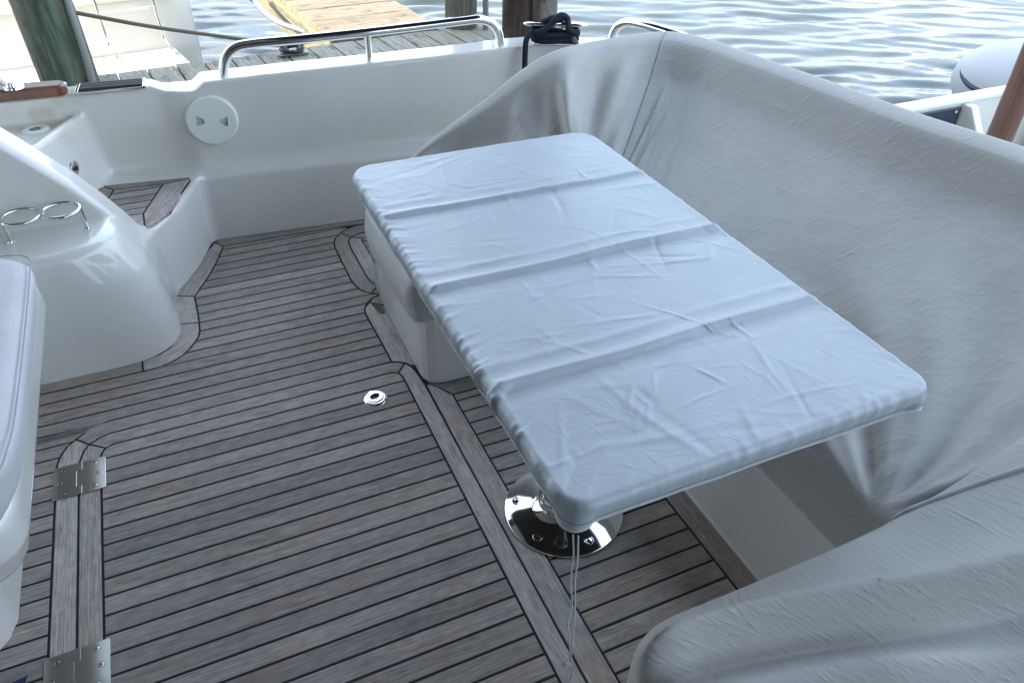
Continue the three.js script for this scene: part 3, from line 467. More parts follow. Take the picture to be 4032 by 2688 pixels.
function planks(P, seams, parent, label) { for (let k = 0; k + 1 < seams.length; k++) { const Q = clean(clipZ(P, seams[k], seams[k + 1])); if (Q.length > 2 && Math.abs(area(Q)) > 4e-4) mesh('plank', slab(Q, T - rr(0, 0.0003), 0.008, G, uvAlong(1, 0)), tone(), parent); } }
{
  const s = []; for (let z = -2.324 - 0.0523 * 9; z < -2.14; z += 0.0523) s.push(z);
  s.push(-2.12, -2.066, -2.0165, -1.967); for (let z = -1.9175; z < 1.2; z += 0.0519) s.push(z);
  planks(main, [-2.84, ...s], deck);
  // boards along the bulwark, the step and the moulding
  board([[0.018, -2.868], [0.04, -2.884], [0.212, -2.868], [0.616, -2.834], [1.4, -2.77], [1.4, -2.72], [0.55, -2.80], [0.505, -2.806], [0.374, -2.813], [0.204, -2.818], [0.047, -2.824]], [1, 0.07], teak[2]);
  board([[-0.165, -2.530], [-0.11, -2.606], [-0.059, -2.699], [-0.022, -2.793], [0.018, -2.868], [0.047, -2.824], [0.015, -2.728], [-0.03, -2.618], [-0.092, -2.496]], [-0.4, 0.9], teakPale[1]);
  board([[-0.160, -2.340], [-0.160, -2.498], [-0.165, -2.530], [-0.092, -2.496], [-0.092, -2.369], [-0.094, -2.325]], [0.05, 1], teakPale[0]);
  board([[-0.280, -2.178], [-0.228, -2.190], [-0.196, -2.214], [-0.172, -2.262], [-0.160, -2.340], [-0.094, -2.325], [-0.097, -2.276], [-0.103, -2.246], [-0.117, -2.216], [-0.138, -2.182], [-0.164, -2.154], [-0.195, -2.134], [-0.229, -2.123], [-0.280, -2.12]], [0.7, -0.7], teakPale[0]);
  board([[-1.3, -2.178], [-0.280, -2.178], [-0.280, -2.12], [-1.3, -2.12]], [1, 0], teak[3]);
  // around the hatch
  board([[0.441, -1.9175], ...hatchOuter.slice(1, 7), [-0.433, -1.838], [-0.429, -1.841], [-0.405, -1.855], [-0.380, -1.8625], [-0.295, -1.864], [0.245, -1.867], [0.441, -1.867]], [1, 0], teak[1], deck, 0.0028);
  board([[-0.466, -1.873], ...hatchOuter.slice(7), [-0.5115, 1.2], [-0.457, 1.2], [-0.457, -1.771], [-0.453, -1.788], [-0.446, -1.814], [-0.433, -1.838]], [0, 1], teakPale[0], deck, 0.0028);
  // beside and in front of the sofa base
  board([[0.441, -1.868], [0.460, -1.859], [0.478, -1.847], [0.492, -1.826], [0.512, -1.82], [0.512, -2.17], [0.503, -2.191], [0.467, -2.222], [0.444, -2.196], [0.437, -2.170], [0.436, -2.124], [0.438, -2.07], [0.440, -1.989], [0.441, -1.917]], [0, 1], teakPale[0]);
  { const q = mesh('bare_wood_patch', slab([[0.470, -2.214], [0.499, -2.190], [0.503, -2.150], [0.494, -2.128], [0.480, -2.142], [0.474, -2.175]], T + 0.0012, 0.002, 0, uvAlong(0, 1), 0.0008), teakBrown, deck); q.userData.label = 'dark brown bare teak patch at the board end'; }
  board([[0.467, -2.222], [0.503, -2.191], [0.6, -2.19], [0.6, -2.25], [0.518, -2.254], [0.484, -2.244]], [1, 0], teak[0]);
  board([[0.5055, -1.719], [0.520, -1.712], [0.535, -1.694], [0.548, -1.672], [0.564, -1.643], [0.564, 1.2], [0.504, 1.2], [0.503, -1.4]], [0, 1], teakPale[1], deck, 0.0020);
  board([[0.505, -1.730], [1.0, -1.715], [0.930, -1.643], [0.564, -1.643], [0.548, -1.672], [0.535, -1.694], [0.520, -1.712]], [1, 0], teak[2]);
  board([[0.930, -1.643], [1.0, -1.715], [1.02, -1.6], [1.02, 1.2], [0.930, 1.2]], [0, 1], teak[0]);
  const r = [-1.643]; for (let z = -1.6115; z < 1.2; z += 0.0519) r.push(z);
  planks([[0.564, -1.643], [0.930, -1.643], [0.930, 1.2], [0.564, 1.2]], r, deck);
  // far hatch, half hidden by the sofa base
  const f = thing('far_hatch', 'small rounded teak hatch partly hidden beside the sofa base', 'hatch');
  board([...hatch2.slice(2, 12).reverse(), [0.494, -2.755], [0.526, -2.706], [0.508, -2.677], [0.503, -2.642], [0.503, -2.493], [0.504, -2.386], [0.508, -2.355], [0.518, -2.332], [0.530, -2.317]], [0, 1], teak[3], f);
  board([[0.494, -2.755], [0.524, -2.777], [0.564, -2.792], [0.80, -2.792], [0.80, -2.729], [0.598, -2.729], [0.557, -2.722], [0.526, -2.706]], [1, 0], teak[2], f);
  board([[0.530, -2.317], [0.488, -2.277], [0.520, -2.2545], [0.8, -2.2545], [0.8, -2.317]], [1, 0], teak[4], f);
  board([[0.526, -2.706], [0.508, -2.677], [0.503, -2.642], [0.503, -2.493], [0.504, -2.386], [0.508, -2.355], [0.518, -2.332], [0.530, -2.317], [0.560, -2.35], [0.560, -2.634], [0.558, -2.661], [0.566, -2.680]], [0, 1], teakPale[1], f);
  board([[0.526, -2.706], [0.557, -2.722], [0.8, -2.729], [0.8, -2.684], [0.593, -2.684], [0.566, -2.680]], [1, 0], teak[0], f);
  planks([[0.558, -2.661], [0.566, -2.680], [0.593, -2.684], [0.8, -2.684], [0.8, -2.317], [0.56, -2.317]], [-2.7, -2.655, -2.606, -2.557, -2.508, -2.459, -2.41, -2.361, -2.317], f);
  for (const [x, z] of [[0.356, -1.896], [0.480, -2.12], [0.478, -2.02], [0.476, -1.91], [0.535, -1.485], [0.535, -1.27], [0.533, -1.0], [0.533, -0.82], [0.950, -0.90], [-0.47, -1.83], [-0.49, -1.5], [-0.49, -1.29], [0.09, -2.855], [0.475, -2.72], [0.478, -2.33]]) plug(x, z);
}
// main hatch
const hatch = thing('deck_hatch', 'large teak floor hatch with rounded corners and flush lift ring', 'hatch');
{
  const IL = [[-0.404, -1.772], [-0.401, -1.787], [-0.396, -1.798], [-0.389, -1.806], [-0.378, -1.811], [-0.364, -1.8135]], IR = [[0.406, -1.8155], [0.428, -1.814], [0.437, -1.810], [0.444, -1.804], [0.449, -1.795], [0.451, -1.780], [0.452, -1.763]];
  const s = [-1.8160]; for (let z = -1.763; z < 1.2; z += 0.0519) s.push(z);
  planks([...IL, ...IR, [0.4525, 1.2], [-0.404, 1.2]], s, hatch);
  const g = 0.0028;
  board([[-0.433, -1.838], [-0.427, -1.841], [-0.405, -1.855], [-0.380, -1.8625], [-0.164, -1.8655], [0.410, -1.867], [0.439, -1.865], [0.460, -1.857], [0.477, -1.844], [0.4445, -1.8045], [0.437, -1.810], [0.428, -1.814], [0.406, -1.8155], [-0.364, -1.8135], [-0.378, -1.811], [-0.391, -1.8045]], [1, 0], teak[5], hatch, g);
  board([[0.477, -1.844], [0.491, -1.821], [0.498, -1.790], [0.501, -1.754], [0.5025, -1.719], [0.5025, 1.2], [0.4525, 1.2], [0.452, -1.763], [0.451, -1.780], [0.449, -1.795], [0.4445, -1.8045]], [0, 1], teakPale[0], hatch, g);
  board([[-0.433, -1.838], [-0.446, -1.814], [-0.453, -1.788], [-0.457, -1.771], [-0.457, 1.2], [-0.404, 1.2], [-0.404, -1.772], [-0.401, -1.787], [-0.396, -1.798], [-0.391, -1.8045]], [0, 1], teakPale[1], hatch, g);
  for (const [x, z] of [[0.464, -1.732], [0.473, -1.486], [0.470, -1.09], [0.476, -0.74], [0.355, -1.834], [-0.24, -1.842], [-0.43, -1.79], [-0.43, -1.56], [-0.43, -1.3]]) plug(x, z, hatch);
  const ring = new THREE.Group(); ring.name = 'lift_ring'; ring.position.set(0.346, 0, -1.717); ring.rotation.y = 0.5; hatch.add(ring);
  mesh('plate', lathe([[0.0175, -0.004], [0.0175, 0.0035], [0.028, 0.0045], [0.033, 0.0035], [0.0365, 0.0005], [0.037, -0.002]], 0, 0, 0, 48), steel, ring);
  mesh('well', cyl(0.0185, 0.0185, 0.001, 0, 0.0002, 0, 24), black, ring);
  const hs = new THREE.Shape(); hs.absellipse(0, 0, 0.0255, 0.0215, 0, Math.PI * 2); const hh = new THREE.Path(); hh.absellipse(0, 0.002, 0.0165, 0.0125, 0, Math.PI * 2); hs.holes.push(hh);
  mesh('pull', mergeGeometries([new THREE.ExtrudeGeometry(hs, { depth: 0.002, bevelSize: 0.0008, bevelThickness: 0.0008, bevelSegments: 2, curveSegments: 28 }).rotateX(-Math.PI / 2).translate(0, 0.0040, 0), box(0.013, 0.003, 0.014, 0.004, 0.0053, -0.0235, 0.001).toNonIndexed()]), steel, ring);
  mesh('pull_outline', new THREE.TorusGeometry(0.0262, 0.0013, 6, 48).rotateX(Math.PI / 2).scale(1, 1, 0.86).translate(0, 0.0046, 0), black, ring);
}
function hinge(label, z0) {
  const h = thing('hatch_hinge', label, 'hinge', [-0.454, 0, z0], 'hatch hinges');
  const leaf = (pts) => { const s = new THREE.Shape(pts.map(([x, z]) => new THREE.Vector2(x, -z))); const g = new THREE.ExtrudeGeometry(s, { depth: 0.0016, bevelSize: 0.0008, bevelThickness: 0.0008, bevelSegments: 2 }); g.rotateX(-Math.PI / 2); g.translate(0, 0.0012, 0); return g; };
  mesh('leaf', leaf([[-0.0625, 0.003], [-0.0595, 0], [0.005, 0], [0.005, 0.0295], [-0.008, 0.0295], [-0.008, 0.0905], [0.005, 0.0905], [0.005, 0.120], [-0.0595, 0.120], [-0.0625, 0.117]]), steelBrushed, h);
  mesh('leaf', leaf([[0.0075, 0], [0.059, 0], [0.062, 0.003], [0.062, 0.117], [0.059, 0.120], [0.0075, 0.120], [0.0075, 0.0885], [-0.0055, 0.0885], [-0.0055, 0.0315], [0.0075, 0.0315]]), steelBrushed, h);
  mesh('pivot_gap', box(0.0165, 0.0006, 0.118, 0, 0.0006, 0.06, 0.0002), black, h);
  for (const [x, z] of [[-0.039, 0.020], [-0.048, 0.064], [-0.039, 0.106], [0.037, 0.016], [0.046, 0.059], [0.037, 0.103]]) {
    const s = mesh('screw', lathe([[0, 0.0038], [0.0056, 0.0038], [0.0064, 0.0035], [0.0066, 0.0028]], x, 0, z, 20), steel, h);
    mesh('cross_slot', mergeGeometries([box(0.006, 0.0008, 0.0013, x, 0.0037, z, 0.0002), box(0.0013, 0.00082, 0.006, x, 0.00372, z, 0.0002)]), black, s);
    mesh('recess_ring', new THREE.TorusGeometry(0.0071, 0.0005, 6, 24).rotateX(Math.PI / 2).translate(x, 0.0034, z), black, s);
  }
}
hinge('steel hatch hinge at the rounded hatch corner', -1.768);
hinge('steel hatch hinge nearest the camera, cut by the picture bottom', -1.180);
tag(mesh('navy_cloth', grid(20, 12, (u, v) => V(lerp(-0.68, -0.545, u), 0.004 + 0.022 * Math.sin(Math.PI * v) * (0.7 + 0.3 * Math.sin(u * 14)), lerp(-1.135, -1.02, v) - 0.02 * u)), std({ color: lin(0.012, 0.03, 0.09), roughness: 0.9 })), 'bit of navy blue cloth on the deck in the lower left corner', 'cloth');

// ---------------------------------------------------------------- sofa: moulded base and the canvas cover
{
  const P = [[0.512, -2.20], [0.508, -1.77], [0.511, -1.745], [0.520, -1.725], [0.540, -1.711], [0.57, -1.706], [0.96, -1.700], [0.985, -1.69], [0.998, -1.66], [0.998, -0.50], [0.52, -0.50], [0.52, -0.12], [2.08, -0.12], [2.08, -2.44], [0.62, -2.44], [0.56, -2.42], [0.525, -2.36]];
  const s = new THREE.Shape(P.map(([x, z]) => new THREE.Vector2(x, -z)));
  const g = new THREE.ExtrudeGeometry(s, { depth: 0.27, bevelSize: 0.006, bevelThickness: 0.006, bevelSegments: 3 }); g.rotateX(-Math.PI / 2); g.translate(0, 0.008, 0);
  const b = tag(mesh('moulded_sofa', g, gelShiny), 'glossy white moulded sofa carcass under the canvas cover', 'sofa');
  mesh('toe_strip', box(0.03, 0.012, 1.2, 1.002, 0.005, -1.1, 0.004), gelPlain, b);
}
const cover = thing('sofa_cover', 'pale grey canvas cover stretched over the corner sofa', 'sofa cover');
{
  const st = [
    [[0.492, 0.232, -1.738], [0.480, 0.234, -1.765], [0.478, 0.225, -2.14], [0.495, 0.215, -2.19]],
    [[0.487, 0.236, -1.722], [0.473, 0.320, -1.750], [0.469, 0.325, -2.17], [0.490, 0.200, -2.22]],
    [[0.520, 0.245, -1.703], [0.515, 0.375, -1.725], [0.520, 0.395, -2.215], [0.53, 0.12, -2.26]],
    [[0.700, 0.255, -1.695], [0.700, 0.415, -1.715], [0.703, 0.527, -2.262], [0.71, 0.10, -2.31]],
    [[0.900, 0.26, -1.69], [0.920, 0.425, -1.705], [0.915, 0.672, -2.240], [0.92, 0.10, -2.31]],
    [[0.985, 0.26, -1.68], [1.000, 0.428, -1.70], [1.040, 0.765, -2.220], [1.05, 0.10, -2.31]],
    [[0.992, 0.26, -1.665], [1.010, 0.428, -1.69], [1.147, 0.818, -2.196], [1.15, 0.15, -2.31]],
    [[0.995, 0.26, -1.645], [1.015, 0.428, -1.67], [1.357, 0.818, -2.246], [1.37, 0.15, -2.34]],
    [[0.995, 0.26, -1.63], [1.015, 0.428, -1.655], [1.592, 0.821, -2.240], [1.64, 0.15, -2.36]],
    [[0.996, 0.26, -1.58], [1.015, 0.428, -1.60], [1.678, 0.818, -2.130], [1.78, 0.15, -2.19]],
    [[0.996, 0.26, -1.49], [1.015, 0.428, -1.50], [1.705, 0.818, -1.970], [1.82, 0.15, -1.99]],
    [[0.996, 0.26, -1.28], [1.015, 0.428, -1.28], [1.756, 0.818, -1.633], [1.87, 0.15, -1.64]],
    [[0.996, 0.26, -1.08], [1.015, 0.423, -1.08], [1.790, 0.818, -1.346], [1.90, 0.15, -1.35]],
    [[0.996, 0.26, -0.91], [1.014, 0.420, -0.90], [1.850, 0.818, -1.069], [1.96, 0.15, -1.07]],
    [[0.996, 0.26, -0.76], [1.010, 0.415, -0.74], [1.885, 0.818, -0.78], [1.99, 0.15, -0.78]],
    [[0.994, 0.26, -0.62], [1.004, 0.415, -0.60], [1.90, 0.818, -0.46], [2.00, 0.15, -0.46]],
    [[0.990, 0.26, -0.50], [1.000, 0.420, -0.50], [1.90, 0.818, -0.15], [2.00, 0.15, -0.15]],
  ];
  const NU = 420, NV = 300, n = st.length - 1;
  const cr = (p0, p1, p2, p3, t) => 0.5 * (2 * p1 + (p2 - p0) * t + (2 * p0 - 5 * p1 + 4 * p2 - p3) * t * t + (3 * p1 - p0 - 3 * p2 + p3) * t * t * t);
  const row = (u, k) => { const q = u * n, i = Math.min(n - 1, Math.floor(q)), t = q - i, A = st[Math.max(0, i - 1)][k], B = st[i][k], C = st[i + 1][k], D = st[Math.min(n, i + 2)][k]; return [0, 1, 2].map((c) => cr(A[c], B[c], C[c], D[c], t)); };
  let P = [];
  const vS = 0.13, vM = 0.60, vT = 0.74, vR = 0.84;
  for (let j = 0; j <= NV; j++) for (let i = 0; i <= NU; i++) {
    const u = i / NU, v = j / NV, F = row(u, 0), S = row(u, 1), T2 = row(u, 2), B = row(u, 3);
    const hx = S[0] - T2[0], hz = S[2] - T2[2], hl = Math.hypot(hx, hz) || 1, kk = clamp((T2[1] - 0.42) / 0.4, 0, 1), R3 = T2.slice(), M = [T2[0] + hx / hl * 0.20 * kk, lerp(lerp(S[1], T2[1], 0.75), T2[1] - 0.105, kk), T2[2] + hz / hl * 0.20 * kk];
    T2[0] += hx / hl * 0.095 * kk; T2[2] += hz / hl * 0.095 * kk; T2[1] -= 0.018 * kk;
    const a = v < vS ? [F, S, v / vS] : v < vM ? [S, M, (v - vS) / (vM - vS)] : v < vT ? [M, T2, (v - vM) / (vT - vM)] : v < vR ? [T2, R3, (v - vT) / (vR - vT)] : [R3, B, (v - vR) / (1 - vR)];
    P.push([0, 1, 2].map((c) => lerp(a[0][c], a[1][c], a[2])));
  }
  { let A = Float32Array.from(P.flat()), Q = A.slice(); const w = 3 * (NU + 1); for (let it = 0; it < 70; it++) { for (let k = w; k < A.length - w; k++) Q[k] = 0.5 * A[k] + 0.25 * (A[k - w] + A[k + w]); [A, Q] = [Q, A]; for (let k = 0; k < w; k++) { Q[k] = A[k]; Q[A.length - 1 - k] = A[A.length - 1 - k]; } } P = P.map((_, k) => [A[3 * k], A[3 * k + 1], A[3 * k + 2]]); }
  const idx = (i, j) => j * (NU + 1) + i;
  // folds: displacement along the sheet's own normal
  const disp = (u, v) => {
    const w = clamp((v - vS) / (vT - vS), 0, 1), q = u * n; let d = -lerp(0.012, 0.022, sstep(8, 9.5, q)) * Math.sin(Math.PI * Math.pow(w, 1.25)) * sstep(1.5, 4, q);
    const left = sstep(8.0, 7.3, q) * sstep(1.2, 2.4, q), edge = 1 - sstep(0.80, 0.98, w);
    d += left * edge * (0.013 * Math.sin((q + 0.5 * w) * 4.2) * sstep(0, 0.5, w) + 0.005 * Math.sin((q - w) * 8.7 + 1) * sstep(0.1, 0.4, w) + 0.012 * (fbm(q * 1.6, w * 1.4, 71, 2) - 0.5));
    const mid = sstep(8.02, 8.5, q);                    // tension folds running down from the corner seam
    d += mid * sstep(11.2, 8.6, q - 0.6 * w) * edge * sstep(0.1, 0.35, w) * (1 - sstep(0.55, 0.8, w)) * 0.012 * (ridge(fbm((q - 0.35 * w) * 3.1, w * 0.5, 81, 2)) - 0.6);
    d += mid * edge * 0.008 * (fbm(q * 1.7 + w * 1.5, w * 2.4, 83, 3) - 0.5) * 2;
    d += edge * 0.0009 * (Math.pow(ridge(fbm(q * 7 + w * 9, w * 16 - q * 2, 87, 2)), 3) - 0.3) * sstep(2, 4, q);
    const rx = w + 0.02, rz = (n - 0.7 - q) * 0.17, ang = Math.atan2(rz, rx), rad = Math.hypot(rx, rz);     // folds fanning out of the near corner
    d += sstep(10.5, 13.5, q) * sstep(0.03, 0.16, rad) * (1 - sstep(0.45, 0.85, rad)) * (0.013 * Math.sin(ang * 11 + 0.6) + 0.005 * Math.sin(ang * 23 + 2));
    return d * sstep(vS * 0.75, vS + 0.06, v);
  };
  const g = grid(NU, NV, (u, v, i, j) => V(...P[idx(i, j)]));
  const nm = g.attributes.normal, ps = g.attributes.position, uv = g.attributes.uv;
  const flip = nm.getY(idx(Math.round(NU * 0.7), Math.round(NV * 0.5))) < 0 ? -1 : 1;
  for (let j = 0; j <= NV; j++) for (let i = 0; i <= NU; i++) { const k = idx(i, j), d = disp(i / NU, j / NV) * flip; ps.setXYZ(k, ps.getX(k) + nm.getX(k) * d, ps.getY(k) + nm.getY(k) * d, ps.getZ(k) + nm.getZ(k) * d); uv.setXY(k, (ps.getZ(k) * 0.9 + ps.getX(k) * 0.3) * 1.5, (ps.getX(k) * 0.8 + ps.getY(k)) * 1.5); }
  g.computeVertexNormals();
  mesh('back_panel', g, sofaCloth, cover);
  const lineAt = (i, j0, j1, lift, r, mat, name) => { const q = []; for (let j = j0; j <= j1; j += 4) { const k = idx(i, j); q.push(V(ps.getX(k) + flip * nm.getX(k) * lift, ps.getY(k) + flip * nm.getY(k) * lift, ps.getZ(k) + flip * nm.getZ(k) * lift)); } mesh(name, tube(q, r, q.length * 2, 6), mat, cover); };
  const iS = Math.round(NU * 8 / n); lineAt(iS, Math.round(NV * 0.16), Math.round(NV * 0.84), 0.0003, 0.0017, stitch, 'corner_seam');
    // near arm
  const soft = (t, k) => k * Math.log1p(Math.exp(clamp(t / k, -30, 30)));
  const ridgeZ = (x) => -0.5 + 0.31 * soft(x - 0.56, 0.08);
  const field = (x, y, z) => {
    const zr = ridgeZ(x), s = z - zr, front = 0.432 + soft(x - 1.0, 0.05) * 0.40, yr = 0.512 + 0.006 * Math.sin(x * 9) + soft(x - 1.0, 0.05) * 0.36;
    const rise = (yr - front) / (0.03 + soft(zr + 0.505, 0.02)), up = front + rise * (z + 0.535);
    const wob = 0.05 * (fbm(x * 2.6, 2, 5, 2) - 0.5), sq = s + 0.35 * wob;
    const w2 = 0.02 * (x - 0.6), down = yr - 0.100 * sstep(-0.010, 0.050, sq) + 0.034 * sstep(0.040, 0.085 + w2, sq) * sstep(1.05, 0.75, x) - 0.07 * sstep(0.085 + w2, 0.15 + w2, sq) - 0.9 * soft(sq - 0.175, 0.022) + 0.3 * soft(-sq, 0.01);
    const flatR = yr - 0.075 * sstep(-0.01, 0.07, sq) - 0.060 * sstep(0.09, 0.2, sq) - 0.3 * soft(sq - 0.22, 0.03) + 0.3 * soft(-sq, 0.01);
    let h = smin(up, lerp(down, flatR, sstep(1.1, 1.7, x)), 0.012) + 0.002;
    h += 0.006 * Math.sin((z + 0.53) * 40 + x * 5) * sstep(0.9, 1.25, x) * sstep(0.02, -0.05, s);
    h += 0.008 * (fbm(x * 5 + 3, z * 8, 15, 2) - 0.5);
    const left = (0.438 + 0.25 * Math.max(0, -0.42 - z) + 0.05 * (0.45 - y) * -0.4 + 0.010 * Math.sin(z * 30)) - x;
    return smax(smax((y - h) * 0.78, left, 0.075), -(z + 0.535) + 0.02 * (0.3 - y), 0.03);
  };
  const ga = surfaceNets(field, [0.36, 0.03, -0.60], [2.12, 0.75, -0.10], 0.0085, 0.004);
  { const q = ga.attributes.position, t = ga.attributes.uv; for (let k = 0; k < q.count; k++) t.setXY(k, (q.getX(k) + 0.7 * q.getY(k)) * 1.5, (q.getZ(k) - q.getY(k)) * 1.5); }
  mesh('near_arm_panel', ga, sofaCloth, cover);
  const sheetY = (x, z) => { let b = 9, y = 0; for (let k = 0; k < ps.count; k++) { const dd = Math.hypot(ps.getX(k) - x, ps.getZ(k) - z); if (dd < b && ps.getY(k) > 0.3) { b = dd; y = ps.getY(k); } } return y; };
  const armY = (x, z) => { for (let y = 0.75; y > 0.2; y -= 0.003) if (field(x, y, z) < 0) return y; return 0; };
  mesh('piping', tube([[0.985, -0.545], [1.02, -0.536], [1.07, -0.523], [1.14, -0.501], [1.21, -0.478], [1.3, -0.457], [1.42, -0.435], [1.6, -0.41]].map(([x, z]) => V(x, Math.max(sheetY(x, z), armY(x, z)) + 0.0025, z)), 0.0052, 80, 10), pipingCloth, cover);
}

// ---------------------------------------------------------------- table, its cover and cord
{
  const t = thing('cockpit_table', 'table on a polished steel pedestal under the pale cover', 'table', [0.668, 0, -1.113]);
  mesh('table_top', box(0.64, 0.035, 1.18, 0.03, 0.675, -0.075, 0.015), std({ color: lin(0.05, 0.045, 0.04), roughness: 0.5 }), t);
  const fl = mesh('pedestal_base', lathe([[0, 0.0], [0.1505, 0.0005], [0.1515, 0.004], [0.149, 0.0075], [0.12, 0.0145], [0.085, 0.025], [0.066, 0.033], [0.0655, 0.040], [0.058, 0.046], [0.056, 0.07]], 0, 0, 0, 96), steel, t);
  for (let k = 0; k < 6; k++) { const a = (25 + 62 * k) * Math.PI / 180, x = 0.121 * Math.cos(a), z = 0.121 * Math.sin(a); const s = mesh('screw', lathe([[0, 0.0158], [0.007, 0.0158], [0.0085, 0.0148], [0.0115, 0.0162], [0.0125, 0.0145]], x, 0, z, 24), steel, fl); mesh('cross_slot', mergeGeometries([box(0.008, 0.0008, 0.0016, x, 0.0161, z, 0.0002), box(0.0016, 0.00082, 0.008, x, 0.01612, z, 0.0002)]), black, s); }
  mesh('pedestal_column', lathe([[0.05, 0.04], [0.0495, 0.28], [0.044, 0.285], [0.044, 0.655], [0.10, 0.66]], 0, 0, 0, 48), steel, t);
}
const tcover = thing('table_cover', 'pale grey fitted cover, sky blue tinted in, with fold creases on the table', 'table cover');
{
  const cx = 0.704, cz = -1.190, A = 0.346, B = 0.607, R0 = 0.05, Y0 = 0.702, nL = 230, nS = 124, nC = 18;
  const ringPts = (dl) => {                                         // rounded rectangle inset by dl
    const a = A - dl, b = B - dl, r = Math.max(0.0005, Math.min(R0 * (1 - dl / A), a)), q = [];
    const cor = (sx, sz, a0) => { const r = Math.max(0.0005, Math.min((sz > 0 ? (sx > 0 ? 0.026 : 0.036) : 0.055) * (1 - dl / A), a)); for (let k = 0; k < nC; k++) { const t = a0 + (k / nC) * Math.PI / 2; q.push([sx * (a - r) + r * Math.cos(t), sz * (b - r) + r * Math.sin(t)]); } };
    const side = (x0, z0, x1, z1, m) => { for (let k = 0; k < m; k++) q.push([lerp(x0, x1, k / m), lerp(z0, z1, k / m)]); };
    cor(1, 1, 0); side(a - r, b, -(a - r), b, nS); cor(-1, 1, Math.PI / 2); side(-a, b - r, -a, -(b - r), nL); cor(-1, -1, Math.PI); side(-(a - r), -b, a - r, -b, nS); cor(1, -1, Math.PI * 1.5); side(a, -(b - r), a, b - r, nL);
    return q;
  };
  const M = nS * 2 + nL * 2 + nC * 4, edge = ringPts(0); let arc = [0]; for (let k = 1; k <= M; k++) arc.push(arc[k - 1] + Math.hypot(edge[k % M][0] - edge[k - 1][0], edge[k % M][1] - edge[k - 1][1]));
  const per = arc[M], nrmE = edge.map((p, k) => { const a = edge[(k + M - 1) % M], b = edge[(k + 1) % M]; const tx = b[0] - a[0], tz = b[1] - a[1], l = Math.hypot(tx, tz) || 1; return [tz / l, -tx / l]; });
  const folds = [[-1.490, 0.0075, 0.004], [-1.177, 0.0095, 0.002], [-0.862, 0.0088, -0.003]];
  const creases = []; { const q = rng(909); for (let k = 0; k < 210; k++) { const an = q() < 0.6 ? (q() - 0.5) * 0.9 : Math.PI / 2 + (q() - 0.5) * 1.6; creases.push([0.36 + 0.68 * q(), -1.80 + 1.22 * q(), Math.cos(an), Math.sin(an), 0.03 + 0.24 * q() * q(), 0.0035 + 0.005 * q(), (q() < 0.3 ? -1 : 1) * (0.0004 + 0.0013 * q() * q()), (q() - 0.5) * 2.5]); } }
  const top = (x, z) => {
    let y = 0.0022 * (fbm(x * 5, z * 4, 401, 3) - 0.5) * 2;
    folds.forEach(([z0, h, sl], k) => { const zz = z0 + sl * (x - 0.7) * 4 + 0.010 * (fbm(x * 5, k, 405, 2) - 0.5), s = z - zz, a = h * (0.75 + 0.6 * fbm(x * 4, k * 3, 407, 2)); y += a * Math.exp(-Math.pow(s / (s > 0 ? 0.0080 : 0.015), 2)) - 0.0014 * Math.exp(-Math.pow((s - 0.03) / 0.02, 2)) + 0.0022 * Math.exp(-Math.pow((s + 0.055) / 0.010, 2)) * fbm(x * 9, k, 409, 2); });
    for (const [px, pz, c, sn, L, w, a, bend] of creases) { const dx = x - px, dz = z - pz, u = dx * c + dz * sn; if (u > L || u < -L) continue; const v = -dx * sn + dz * c - bend * u * u; if (v > 3.5 * w || v < -3.5 * w) continue; y += a * (1 - Math.abs(u / L)) * Math.exp(-v * v / (w * w)); }
    return y;
  };
  const NT = 118, ND = 30, rho = 0.013, flat = A - rho, drop = 0.036, lens = [];
  for (let j = 0; j <= NT; j++) lens.push(flat * j / NT); for (let j = 1; j <= ND; j++) lens.push(flat + (rho * Math.PI / 2 + drop) * j / ND);
  const pos = [], uvs = [], id = [];
  const gather = (s) => { const a = ridge(fbm(s * 24, 3, 433, 2, 0, 0)), b = ridge(fbm(s * 47, 8, 443, 2)); return 1.0 * Math.pow(a, 6) + 0.7 * Math.pow(b, 5) - 0.5; };
  lens.forEach((l, j) => {
    const ring = ringPts(Math.max(0, A - l) > 0 ? A - Math.min(l, flat) : 0), base = ringPts(A - Math.min(l, flat));
    const e = Math.max(0, l - flat);
    for (let k = 0; k <= M; k++) {
      const q = k % M, [bx, bz] = base[q], [nx, nz] = nrmE[q], s = arc[q];
      let x = bx, z = bz, y = Y0;
      const amp = (0.55 + 0.9 * fbm(s * 3, 9, 437, 2)), gth = gather(s) * amp;
      const side = Math.abs(nx) > 0.7 && nx < 0 ? 1.25 : 0.35;
      const near = sstep(flat - 0.045, flat + rho, l);
      if (e > 0) {
        const t = Math.min(e, rho * Math.PI / 2) / rho, dn = Math.max(0, e - rho * Math.PI / 2);
        const corner = Math.abs(nx * nz) * 2, nl = nz > 0 ? corner : 0;
        x += nx * rho * Math.sin(t); z += nz * rho * Math.sin(t); y -= rho * (1 - Math.cos(t)) + dn * (1 + 0.12 * nl);
        const tuck = 0.009 * Math.pow(dn / drop, 1.5) - 0.013 * nl * dn / drop; x -= nx * tuck; z -= nz * tuck;
        const w = 0.0042 * side * gth * sstep(0, rho * 1.2, e) * (1 - 0.8 * sstep(0.3, 1, dn / drop)); x += nx * w; z += nz * w;
        y += 0.0022 * gth * side * (1 - sstep(rho, rho * 1.57, e));
        y += 0.004 * (fbm(s * 9, 4, 439, 2) - 0.5) * dn / drop;
      } else y += 0.0020 * gth * near * side;
      const wx = cx + x, wz = cz + z; y += top(wx, wz) * (1 - sstep(flat - 0.01, flat + rho, l));
      pos.push(wx, y, wz); uvs.push((wx + (e > 0 ? nx * e : 0)) * 1.9, (wz + (e > 0 ? nz * e : 0)) * 1.9);
